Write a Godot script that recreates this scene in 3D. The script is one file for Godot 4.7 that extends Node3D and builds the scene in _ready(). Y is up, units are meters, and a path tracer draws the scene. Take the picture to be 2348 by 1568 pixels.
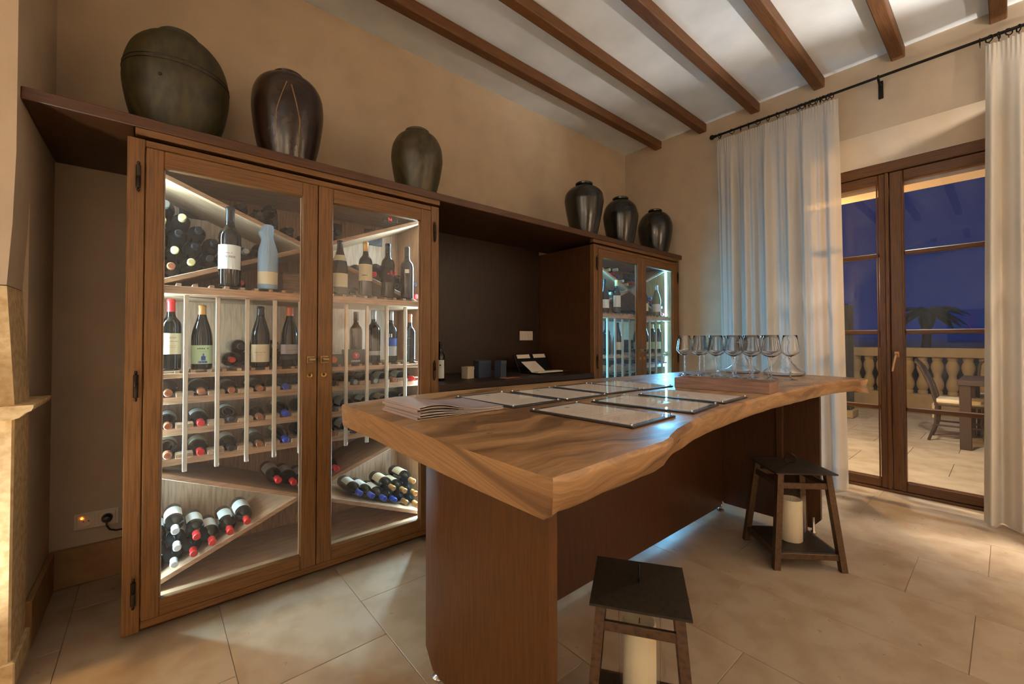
extends Node3D
# A wine-tasting room at dusk: two lit wine cabinets, a live-edge table, a terrace door.
# y up, metres. x runs along the cabinet wall towards the terrace door, z towards the viewer.

const EYE := 1.2
const ZC := -2.262          # front plane of the wine cabinets
const ZB := -2.98           # back wall
const XW := 4.332           # inner face of the door wall
const YC := 3.43            # ceiling
const SHELF_TOP := 2.104
const TABLE := 0.96
var M := {}
var taken := {}
var shapes := {}
var profile_of := []
var rng := RandomNumberGenerator.new()

# ---------------------------------------------------------------- mesh builder
class MB:
	var v := PackedVector3Array()
	var n := PackedVector3Array()
	var uv := PackedVector2Array()
	var idx := PackedInt32Array()

	func vert(p: Vector3, nn: Vector3, t := Vector2.ZERO) -> int:
		v.append(p); n.append(nn); uv.append(t)
		return v.size() - 1

	func tri_i(a: int, b: int, c: int) -> void:   # winding follows the normals
		var g := (v[b] - v[a]).cross(v[c] - v[a])
		if g.dot(n[a] + n[b] + n[c]) > 0.0:
			idx.append(a); idx.append(c); idx.append(b)
		else:
			idx.append(a); idx.append(b); idx.append(c)

	func poly(pts: Array, out: Vector3, uvs := []) -> void:   # flat convex polygon
		var g: Vector3 = (pts[1] - pts[0]).cross(pts[2] - pts[0])
		var nn := g.normalized()
		if nn.dot(out) < 0.0: nn = -nn
		var s := v.size()
		for i in pts.size():
			vert(pts[i], nn, uvs[i] if uvs.size() > i else Vector2(pts[i].x + pts[i].z, pts[i].y))
		for i in range(1, pts.size() - 1): tri_i(s, s + i, s + i + 1)

	func box(c: Vector3, size: Vector3, ch := 0.0, b := Basis()) -> void:
		var h := size * 0.5
		ch = minf(ch, minf(h.x, minf(h.y, h.z)) * 0.9)
		for ax in 3:
			for sg in [-1.0, 1.0]:
				var u := (ax + 1) % 3
				var w := (ax + 2) % 3
				var pts := []
				var t := []
				for q in [[-1, -1], [1, -1], [1, 1], [-1, 1]]:
					var p := Vector3.ZERO
					p[ax] = sg * h[ax]; p[u] = q[0] * (h[u] - ch); p[w] = q[1] * (h[w] - ch)
					pts.append(c + b * p)
					t.append(Vector2((q[0] + 1) * 0.5, (q[1] + 1) * 0.5))
				var o := Vector3.ZERO
				o[ax] = sg
				poly(pts, b * o, t)
		if ch <= 0.0: return
		for ax in 3:
			var u := (ax + 1) % 3
			var w := (ax + 2) % 3
			for su in [-1.0, 1.0]:
				for sw in [-1.0, 1.0]:
					var pts := []
					for q in [[-1, 0], [1, 0], [1, 1], [-1, 1]]:
						var p := Vector3.ZERO
						p[ax] = q[0] * (h[ax] - ch)
						p[u] = su * (h[u] - (ch if q[1] == 0 else 0.0)); p[w] = sw * (h[w] - (0.0 if q[1] == 0 else ch))
						pts.append(c + b * p)
					var o := Vector3.ZERO
					o[u] = su; o[w] = sw
					poly(pts, b * o)
		for sx in [-1.0, 1.0]:
			for sy in [-1.0, 1.0]:
				for sz in [-1.0, 1.0]:
					var s := Vector3(sx, sy, sz)
					var i := h - Vector3.ONE * ch
					poly([c + b * (s * Vector3(h.x, i.y, i.z)), c + b * (s * Vector3(i.x, h.y, i.z)), c + b * (s * Vector3(i.x, i.y, h.z))], b * s)

	func span(a: Vector3, b: Vector3, ch := 0.0) -> void:   # box from corner to corner
		box((a + b) * 0.5, (b - a).abs(), ch)

	func lathe(prof: Array, segs := 24, at := Transform3D(), a0 := 0.0, a1 := TAU) -> void:   # prof: Vector2(r, y) from bottom to top along the outside
		var m := prof.size()
		var sn := []
		for i in m - 1:
			var d: Vector2 = prof[i + 1] - prof[i]
			sn.append(Vector2(d.y, -d.x).normalized())
		var ln := 0.0
		for i in m - 1:
			var na: Vector2 = sn[i]
			var nb: Vector2 = sn[i]
			if i > 0 and sn[i - 1].dot(sn[i]) > 0.6: na = (sn[i - 1] + sn[i]).normalized()
			if i < m - 2 and sn[i + 1].dot(sn[i]) > 0.6: nb = (sn[i + 1] + sn[i]).normalized()
			var s := v.size()
			var l2: float = ln + prof[i].distance_to(prof[i + 1])
			for k in segs + 1:
				var a := a0 + (a1 - a0) * k / segs
				var e := Vector3(sin(a), 0, cos(a))
				var t := float(k) / segs
				vert(at * Vector3(e.x * prof[i].x, prof[i].y, e.z * prof[i].x), (at.basis * Vector3(e.x * na.x, na.y, e.z * na.x)).normalized(), Vector2(t, ln))
				vert(at * Vector3(e.x * prof[i + 1].x, prof[i + 1].y, e.z * prof[i + 1].x), (at.basis * Vector3(e.x * nb.x, nb.y, e.z * nb.x)).normalized(), Vector2(t, l2))
			for k in segs:
				var q := s + k * 2
				if prof[i].x > 1e-6: tri_i(q, q + 2, q + 1)
				if prof[i + 1].x > 1e-6: tri_i(q + 1, q + 2, q + 3)
			ln = l2

	func tube(pts: Array, r, segs := 10, caps := true) -> void:   # r: number or array
		var up := Vector3.UP
		var m := pts.size()
		var s := v.size()
		var d0: Vector3 = (pts[1] - pts[0]).normalized()
		if absf(d0.dot(up)) > 0.9: up = Vector3.RIGHT
		var side := d0.cross(up).normalized()
		for i in m:
			var d: Vector3 = (pts[mini(i + 1, m - 1)] - pts[maxi(i - 1, 0)]).normalized()
			side = (side - d * side.dot(d)).normalized()
			var w := d.cross(side)
			var rr: float = r[i] if r is Array else r
			for k in segs + 1:
				var a := TAU * k / segs
				var e := side * cos(a) + w * sin(a)
				vert(pts[i] + e * rr, e, Vector2(float(k) / segs, float(i) / m))
		for i in m - 1:
			for k in segs:
				var q := s + i * (segs + 1) + k
				tri_i(q, q + 1, q + segs + 1); tri_i(q + 1, q + segs + 2, q + segs + 1)
		if caps:
			for e in [0, m - 1]:
				var ring := []
				for k in segs: ring.append(v[s + e * (segs + 1) + k])
				poly(ring, (pts[0] - pts[1]) if e == 0 else (pts[m - 1] - pts[m - 2]))

	func torus(c: Vector3, b: Basis, big: float, small: float, s1 := 20, s2 := 8) -> void:   # ring in the xy plane of b
		var s := v.size()
		for i in s1 + 1:
			var a := TAU * i / s1
			var e := b * Vector3(cos(a), sin(a), 0)
			for k in s2 + 1:
				var q := TAU * k / s2
				var nn := e * cos(q) + b.z * sin(q)
				vert(c + e * big + nn * small, nn)
		for i in s1:
			for k in s2:
				var q := s + i * (s2 + 1) + k
				tri_i(q, q + 1, q + s2 + 1); tri_i(q + 1, q + s2 + 2, q + s2 + 1)

	func prism(pts: Array, z0: float, z1: float, at := Transform3D()) -> void:   # 2D outline in xy, thickness along z
		var pk := PackedVector2Array(pts)
		var tr := Geometry2D.triangulate_polygon(pk)
		var ctr := Vector2.ZERO
		for p in pts: ctr += p / pts.size()
		for e in [[z0, -1.0], [z1, 1.0]]:
			var nn: Vector3 = (at.basis * Vector3(0, 0, e[1])).normalized()
			var s := v.size()
			for p in pts: vert(at * Vector3(p.x, p.y, e[0]), nn, p)
			for i in range(0, tr.size(), 3): tri_i(s + tr[i], s + tr[i + 1], s + tr[i + 2])
		var cw := Geometry2D.is_polygon_clockwise(pk)
		for i in pts.size():
			var a: Vector2 = pts[i]
			var b: Vector2 = pts[(i + 1) % pts.size()]
			var o := Vector2(b.y - a.y, a.x - b.x) * (-1.0 if cw else 1.0)
			poly([at * Vector3(a.x, a.y, z0), at * Vector3(b.x, b.y, z0), at * Vector3(b.x, b.y, z1), at * Vector3(a.x, a.y, z1)], at.basis * Vector3(o.x, o.y, 0))

	func grid(fn: Callable, nu: int, nv: int) -> void:   # smooth sheet fn(u, v) -> Vector3
		var s := v.size()
		for j in nv + 1:
			for i in nu + 1:
				var p: Vector3 = fn.call(float(i) / nu, float(j) / nv)
				vert(p, Vector3.ZERO, Vector2(float(i) / nu, float(j) / nv))
		for j in nv + 1:
			for i in nu + 1:
				var a := s + j * (nu + 1) + mini(i + 1, nu)
				var b := s + j * (nu + 1) + maxi(i - 1, 0)
				var c := s + mini(j + 1, nv) * (nu + 1) + i
				var d := s + maxi(j - 1, 0) * (nu + 1) + i
				n[s + j * (nu + 1) + i] = (v[a] - v[b]).cross(v[c] - v[d]).normalized()
		for j in nv:
			for i in nu:
				var q := s + j * (nu + 1) + i
				tri_i(q, q + 1, q + nu + 1); tri_i(q + 1, q + nu + 2, q + nu + 1)

	func mesh() -> ArrayMesh:
		var a := []
		a.resize(Mesh.ARRAY_MAX)
		a[Mesh.ARRAY_VERTEX] = v; a[Mesh.ARRAY_NORMAL] = n; a[Mesh.ARRAY_TEX_UV] = uv; a[Mesh.ARRAY_INDEX] = idx
		var m := ArrayMesh.new()
		m.add_surface_from_arrays(Mesh.PRIMITIVE_TRIANGLES, a)
		return m

# ---------------------------------------------------------------- nodes
func named(parent: Node, base: String) -> String:
	var key := "%d/%s" % [parent.get_instance_id(), base]
	var k: int = taken.get(key, 0)
	taken[key] = k + 1
	return base if k == 0 else "%s_%03d" % [base, k]

func part(parent: Node, called: String, shape, mat: Material) -> MeshInstance3D:
	var o := MeshInstance3D.new()
	o.mesh = shape.mesh() if shape is MB else shape
	o.material_override = mat
	o.name = named(parent, called)
	parent.add_child(o)
	return o

func tag(o: Node, label: String, category: String, group := "") -> Node:
	o.set_meta("label", label); o.set_meta("category", category)
	if group != "": o.set_meta("group", group)
	return o

func thing(called: String, label: String, category: String, at := Vector3.ZERO, turn := 0.0, group := "") -> Node3D:
	var o := Node3D.new()
	o.name = named(self, called)
	add_child(o)
	o.position = at; o.rotation.y = turn
	tag(o, label, category, group)
	return o

func struct(called: String, shape, mat: Material) -> MeshInstance3D:
	var o := part(self, called, shape, mat)
	o.set_meta("kind", "structure")
	return o

func bx(parent: Node, called: String, a: Vector3, b: Vector3, mat: Material, ch := 0.002) -> MeshInstance3D:
	var m := MB.new()
	m.span(a, b, ch)
	return part(parent, called, m, mat)

func kept(key: String, make: Callable) -> Mesh:
	if not shapes.has(key): shapes[key] = make.call().mesh()
	return shapes[key]

# ---------------------------------------------------------------- materials
func ramp(stops: Array) -> Gradient:
	var g := Gradient.new()
	var o := PackedFloat32Array()
	var c := PackedColorArray()
	for s in stops: o.append(s[0]); c.append(s[1])
	g.offsets = o; g.colors = c
	return g

func noise_tex(seed_: int, freq: float, octaves: int, stops: Array, size := 512, kind := FastNoiseLite.TYPE_SIMPLEX_SMOOTH, warp := 0.0) -> NoiseTexture2D:
	var f := FastNoiseLite.new()
	f.seed = seed_; f.noise_type = kind; f.frequency = freq; f.fractal_octaves = octaves
	if warp > 0.0:
		f.domain_warp_enabled = true; f.domain_warp_amplitude = warp; f.domain_warp_frequency = freq
	var t := NoiseTexture2D.new()
	t.width = size; t.height = size; t.seamless = true; t.noise = f; t.color_ramp = ramp(stops)
	return t

func grey(x: float) -> Color:
	return Color(x, x, x)

func mat(c: Color, rough := 0.6, metal := 0.0, spec := 0.5) -> StandardMaterial3D:
	var m := StandardMaterial3D.new()
	m.albedo_color = c; m.roughness = rough; m.metallic = metal; m.metallic_specular = spec
	return m

func tri(m: StandardMaterial3D, tex: Texture2D, scale: Vector3, world := true) -> StandardMaterial3D:
	m.albedo_texture = tex
	m.uv1_triplanar = true; m.uv1_world_triplanar = world; m.uv1_scale = scale; m.uv1_triplanar_sharpness = 8.0
	return m

func wood(c: Color, axis: int, rough := 0.45, tex := "grain", fine := 11.0) -> StandardMaterial3D:
	var s := Vector3.ONE * fine
	s[axis] = 0.38
	var m := tri(mat(c, rough, 0.0, 0.45), M[tex], s)
	m.heightmap_enabled = true; m.heightmap_texture = M[tex]; m.heightmap_scale = 0.04
	return m

func glow(c: Color, e: float) -> StandardMaterial3D:
	var m := mat(Color.BLACK, 0.6)
	m.emission_enabled = true; m.emission = c; m.emission_energy_multiplier = e
	return m

func pane(alpha := 0.03, tint := Color.WHITE) -> StandardMaterial3D:
	var m := mat(Color(tint.r, tint.g, tint.b, alpha), 0.0)
	m.transparency = BaseMaterial3D.TRANSPARENCY_ALPHA
	return m

func make_materials() -> void:
	M.grain = noise_tex(3, 0.02, 5, [[0.0, grey(0.70)], [0.38, grey(0.86)], [0.55, grey(0.95)], [1.0, grey(1.0)]])
	M.fine_grain = noise_tex(8, 0.03, 4, [[0.0, grey(0.72)], [0.5, grey(0.9)], [1.0, grey(1.0)]])
	M.mottle = noise_tex(5, 0.008, 4, [[0.0, grey(0.93)], [0.5, grey(0.97)], [1.0, grey(1.0)]])
	M.speck = noise_tex(6, 0.03, 4, [[0.0, grey(0.55)], [0.35, grey(0.85)], [0.6, grey(0.97)], [1.0, grey(1.0)]])
	M.stone = noise_tex(7, 0.02, 5, [[0.0, Color(0.84, 0.78, 0.70)], [0.4, Color(0.92, 0.88, 0.82)], [0.62, Color(0.97, 0.95, 0.90)], [1.0, Color(1, 1, 0.97)]])
	M.marble = noise_tex(11, 0.010, 5, [[0.0, Color(0.88, 0.84, 0.79)], [0.42, Color(0.95, 0.93, 0.90)], [0.58, Color(0.98, 0.97, 0.95)], [1.0, Color(1, 1, 1)]], 512, FastNoiseLite.TYPE_SIMPLEX_SMOOTH, 30.0)
	M.glaze = noise_tex(13, 0.012, 4, [[0.0, grey(0.55)], [0.45, grey(0.78)], [0.6, grey(0.9)], [1.0, grey(1.0)]])
	# walls and ceiling
	M.plaster = tri(mat(Color(0.78, 0.70, 0.60), 0.9, 0.0, 0.2), M.mottle, Vector3.ONE * 0.7)
	M.plaster.heightmap_enabled = true; M.plaster.heightmap_texture = M.speck; M.plaster.heightmap_scale = 0.03
	M.ceiling = tri(mat(Color(0.92, 0.94, 0.955), 0.92, 0.0, 0.2), M.mottle, Vector3.ONE * 0.5)
	M.limestone_block = tri(mat(Color(0.86, 0.77, 0.62), 0.85, 0.0, 0.25), M.stone, Vector3.ONE * 2.2)
	M.limestone_block.heightmap_enabled = true; M.limestone_block.heightmap_texture = M.stone; M.limestone_block.heightmap_scale = 0.12
	M.skirting = tri(mat(Color(0.62, 0.48, 0.33), 0.55, 0.0, 0.4), M.marble, Vector3.ONE * 1.1)
	M.tiles = []
	for k in 4:
		var t := tri(mat([Color(0.675, 0.595, 0.50), Color(0.66, 0.58, 0.485), Color(0.69, 0.61, 0.515), Color(0.67, 0.59, 0.495)][k], 0.34, 0.0, 0.45), M.marble, Vector3.ONE * 0.8)
		t.uv1_offset = Vector3(k * 0.37, k * 0.21, k * 0.53)
		t.roughness_texture = M.speck; t.roughness = 0.42
		M.tiles.append(t)
	M.grout = mat(Color(0.55, 0.45, 0.35), 0.9)
	# woods
	M.oak_v = wood(Color(0.455, 0.305, 0.145), 1, 0.45)
	M.oak_h = wood(Color(0.455, 0.305, 0.145), 0, 0.45)
	M.pale_v = wood(Color(0.77, 0.60, 0.45), 1, 0.5, "fine_grain", 5.0)
	M.pale_h = wood(Color(0.77, 0.60, 0.45), 0, 0.5, "fine_grain", 5.0)
	M.pale_z = wood(Color(0.74, 0.60, 0.46), 2, 0.5, "fine_grain", 5.0)
	M.wenge_v = wood(Color(0.29, 0.165, 0.075), 1, 0.38)
	M.wenge_h = wood(Color(0.29, 0.165, 0.075), 0, 0.4)
	M.wenge_z = wood(Color(0.29, 0.165, 0.075), 2, 0.4)
	M.leg_v = wood(Color(0.37, 0.225, 0.085), 1, 0.4, "fine_grain", 4.0)
	M.bay_h = wood(Color(0.19, 0.12, 0.07), 0, 0.4)
	M.bay_v = wood(Color(0.19, 0.12, 0.07), 1, 0.4)
	M.shelf_wood = wood(Color(0.32, 0.195, 0.10), 0, 0.4)
	M.beam = wood(Color(0.42, 0.27, 0.135), 0, 0.6)
	M.door_v = wood(Color(0.40, 0.25, 0.115), 1, 0.42)
	M.door_h = wood(Color(0.40, 0.25, 0.115), 2, 0.42)
	M.tray_wood = wood(Color(0.58, 0.43, 0.35), 2, 0.55, "fine_grain", 6.0)
	M.post = mat(Color(0.78, 0.72, 0.62), 0.35, 0.35)
	# metals and small stuff
	M.iron = mat(Color(0.10, 0.085, 0.07), 0.5, 0.6)
	M.hinge = mat(Color(0.18, 0.13, 0.09), 0.35, 0.8)
	M.brass = mat(Color(0.80, 0.62, 0.32), 0.3, 1.0)
	M.knob = mat(Color(0.62, 0.52, 0.38), 0.35, 0.9)
	M.handle = mat(Color(0.74, 0.55, 0.38), 0.35, 0.8)
	M.lantern = tri(mat(Color(0.36, 0.26, 0.165), 0.45, 0.35), M.speck, Vector3.ONE * 3.0)
	M.lantern_plate = tri(mat(Color(0.20, 0.165, 0.12), 0.5, 0.3), M.speck, Vector3.ONE * 3.0)
	M.steel = mat(Color(0.72, 0.70, 0.68), 0.25, 1.0)
	M.black = mat(Color(0.03, 0.03, 0.035), 0.35)
	M.socket = mat(Color(0.86, 0.80, 0.72), 0.4)
	M.wax = mat(Color(0.92, 0.84, 0.68), 0.5)
	M.wax.subsurf_scatter_enabled = true; M.wax.subsurf_scatter_strength = 0.3
	M.clear = pane(0.02)
	M.clear.metallic_specular = 0.38
	M.door_glass = pane(0.02)
	M.door_glass.metallic_specular = 0.34
	M.acrylic = pane(0.02)
	M.acrylic.metallic_specular = 0.28
	M.thin_glass = pane(0.012)
	M.crystal = mat(Color(1, 1, 1, 0.0), 0.0)
	M.crystal.refraction_enabled = true; M.crystal.refraction_scale = 0.05; M.crystal.transparency = BaseMaterial3D.TRANSPARENCY_ALPHA
	M.cloth = mat(Color(0.85, 0.815, 0.755), 0.95, 0.0, 0.15)
	M.cloth.backlight_enabled = true; M.cloth.backlight = Color(0.55, 0.5, 0.44)
	M.cloth.heightmap_enabled = true; M.cloth.heightmap_texture = M.speck; M.cloth.heightmap_scale = 0.02
	M.cloth.uv1_triplanar = true; M.cloth.uv1_world_triplanar = true; M.cloth.uv1_scale = Vector3(9, 4, 9)
	M.sheer = M.cloth.duplicate()
	M.sheer.albedo_color = Color(0.82, 0.795, 0.755, 0.90); M.sheer.transparency = BaseMaterial3D.TRANSPARENCY_ALPHA
	M.sheer.heightmap_enabled = false; M.sheer.uv1_triplanar = false
	M.paper = mat(Color(0.86, 0.80, 0.72), 0.8, 0.0, 0.2)
	M.cover = mat(Color(0.72, 0.66, 0.66), 0.28, 0.0, 0.5)
	M.leather = mat(Color(0.13, 0.10, 0.085), 0.45)
	# bottles
	M.glass_green = mat(Color(0.022, 0.03, 0.024), 0.03, 0.0, 0.5)
	M.glass_brown = mat(Color(0.04, 0.028, 0.02), 0.03, 0.0, 0.5)
	M.glass_blue = mat(Color(0.022, 0.033, 0.045), 0.04, 0.0, 0.5)
	M.glass_white = mat(Color(0.42, 0.44, 0.30), 0.06, 0.0, 0.55)
	M.cap_red = mat(Color(0.80, 0.16, 0.15), 0.35, 0.2)
	M.cap_gold = mat(Color(0.78, 0.58, 0.33), 0.32, 0.6)
	M.cap_copper = mat(Color(0.62, 0.38, 0.25), 0.4, 0.4)
	M.cap_orange = mat(Color(0.75, 0.36, 0.14), 0.45, 0.1)
	M.cap_black = mat(Color(0.05, 0.05, 0.06), 0.3, 0.2)
	M.cap_white = mat(Color(0.86, 0.87, 0.85), 0.35)
	M.cap_blue = mat(Color(0.20, 0.27, 0.62), 0.35, 0.2)
	M.cap_cream = mat(Color(0.86, 0.80, 0.52), 0.45)
	M.cap_silver = mat(Color(0.62, 0.62, 0.60), 0.3, 0.8)
	M.label_white = mat(Color(0.90, 0.90, 0.86), 0.7)
	M.label_cream = mat(Color(0.84, 0.78, 0.64), 0.7)
	M.label_green = mat(Color(0.70, 0.76, 0.58), 0.7)
	M.label_grey = mat(Color(0.66, 0.62, 0.60), 0.7)
	M.label_dark = mat(Color(0.13, 0.10, 0.11), 0.6)
	M.label_blue = mat(Color(0.06, 0.22, 0.50), 0.5)
	M.ink = mat(Color(0.16, 0.14, 0.13), 0.8)
	M.ink_red = mat(Color(0.72, 0.16, 0.12), 0.7)
	M.ink_orange = mat(Color(0.75, 0.35, 0.12), 0.7)
	M.ink_white = mat(Color(0.85, 0.85, 0.83), 0.7)
	M.tissue = mat(Color(0.55, 0.66, 0.74), 0.55)
	# pots
	for p in [["pot_green", Color(0.235, 0.21, 0.085), 0.5], ["pot_brown", Color(0.20, 0.13, 0.095), 0.26], ["pot_olive", Color(0.29, 0.25, 0.135), 0.38], ["pot_black", Color(0.145, 0.13, 0.095), 0.22]]:
		M[p[0]] = tri(mat(p[1], p[2], 0.0, 0.5), M.glaze, Vector3(3.5, 1.4, 3.5), false)
	# terrace
	M.terrace = []
	for k in 3:
		M.terrace.append(tri(mat([Color(0.74, 0.69, 0.60), Color(0.71, 0.66, 0.57), Color(0.77, 0.72, 0.63)][k], 0.6, 0.0, 0.35), M.marble, Vector3.ONE * 0.7))
	M.render_wall = tri(mat(Color(0.82, 0.70, 0.50), 0.9, 0.0, 0.2), M.mottle, Vector3.ONE)
	M.balustrade = tri(mat(Color(0.62, 0.52, 0.35), 0.8, 0.0, 0.3), M.mottle, Vector3.ONE * 1.5)
	M.cushion = mat(Color(0.85, 0.80, 0.66), 0.9)
	M.rattan = mat(Color(0.24, 0.17, 0.11), 0.7)
	M.palm_leaf = mat(Color(0.20, 0.24, 0.08), 0.7)
	M.palm_trunk = tri(mat(Color(0.26, 0.19, 0.12), 0.9), M.speck, Vector3.ONE * 4.0)
	M.hedge = tri(mat(Color(0.05, 0.065, 0.03), 0.95), M.speck, Vector3.ONE * 4.0)
	M.led = glow(Color(0.62, 0.88, 1.0), 10.0)
	M.led_cool = glow(Color(0.45, 0.82, 1.0), 14.0)
	M.bulb = glow(Color(1.0, 0.92, 0.80), 30.0)
	M.shade = mat(Color(0.84, 0.77, 0.66), 0.9)
	M.shade.backlight_enabled = true; M.shade.backlight = Color(0.70, 0.62, 0.50)

# ---------------------------------------------------------------- camera, sky, lights
func omni(at: Vector3, c: Color, e: float, size := 0.03) -> OmniLight3D:
	var l := OmniLight3D.new()
	l.name = named(self, "lamp_light")
	l.light_color = c; l.light_energy = e; l.light_size = size; l.omni_range = 14.0; l.omni_attenuation = 2.0; l.shadow_enabled = true
	add_child(l)
	l.position = at
	return l

func area(at: Vector3, look: Vector3, size: Vector2, c: Color, e: float) -> AreaLight3D:
	var l := AreaLight3D.new()
	l.name = named(self, "strip_light")
	l.light_color = c; l.light_energy = e; l.area_size = size; l.area_normalize_energy = true; l.shadow_enabled = true
	l.area_range = 12.0; l.area_attenuation = 2.0
	add_child(l)
	l.position = at
	l.basis = Basis.looking_at(look, Vector3.UP if absf(look.y) < 0.9 else Vector3.RIGHT)
	return l

const WARM := Color(1.0, 0.98, 0.945)
const AMBER := Color(1.0, 0.80, 0.52)
const LED := Color(0.72, 0.90, 1.0)
const LED_COOL := Color(0.40, 0.78, 1.0)
const E_LED := 1.7
const E_SCONCE := 6.0

func setup_view() -> void:
	var cam := Camera3D.new()
	cam.name = "camera"
	cam.near = 0.05; cam.far = 200.0
	cam.projection = Camera3D.PROJECTION_FRUSTUM
	cam.size = 2.0 * cam.near * 784.0 / 967.86
	cam.frustum_offset = Vector2(0, -cam.near * (784.0 - 764.68) / 967.86)
	add_child(cam)
	cam.position = Vector3(0, EYE, 0)
	cam.basis = Basis(Vector3.UP, deg_to_rad(-40.405)) * Basis(Vector3.RIGHT, deg_to_rad(0.847))
	cam.current = true
	var w := WorldEnvironment.new()
	w.name = "world_environment"
	var e := Environment.new()
	var sky := Sky.new()
	var sm := ProceduralSkyMaterial.new()
	sm.sky_top_color = Color(0.0, 0.085, 0.26); sm.sky_horizon_color = Color(0.0, 0.12, 0.33)
	sm.ground_bottom_color = Color(0.02, 0.03, 0.07); sm.ground_horizon_color = Color(0.06, 0.08, 0.18)
	sm.sky_energy_multiplier = 1.0
	sky.sky_material = sm
	e.background_mode = Environment.BG_SKY
	e.sky = sky
	e.tonemap_mode = Environment.TONE_MAPPER_LINEAR
	e.tonemap_exposure = 1.07
	e.sdfgi_enabled = true; e.ssao_enabled = true; e.ssil_enabled = true
	w.environment = e
	add_child(w)

func _ready() -> void:
	rng.seed = 20
	setup_view()
	make_materials()
	build_room()
	build_door()
	build_curtains()
	build_cabinets()
	build_shelf_and_bay()
	build_table()
	build_pots()
	build_bottles()
	build_table_things()
	build_lanterns()
	build_small_things()
	build_terrace()
	build_lamps()

# ---------------------------------------------------------------- the room
func tile_floor(o: Node, x0: float, x1: float, z0: float, z1: float, w: float, shift: float, mats: Array, seams: Dictionary) -> void:
	var r := RandomNumberGenerator.new()
	r.seed = 5
	var k := 0
	var x := x0
	while x < x1 - 0.01:
		var xe := minf(x + w, x1)
		var z := z0 - r.randf_range(0.0, 0.7)
		if seams.has(k): z = seams[k]
		while z > z0: z -= 0.9
		var i := 0
		while z < z1:
			var ln := 0.9 if seams.has(k) else r.randf_range(0.75, 1.05)
			var a := maxf(z, z0)
			var b := minf(z + ln, z1)
			if b - a > 0.05:
				var m := MB.new()
				var up := r.randf_range(-0.0006, 0.0)
				m.span(Vector3(x + 0.001, -0.02, a + 0.001), Vector3(xe - 0.001, up, b - 0.001), 0.0012)
				part(o, "tile", m, mats[r.randi() % mats.size()])
			z += ln
			i += 1
		x = xe
		k += 1

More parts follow.
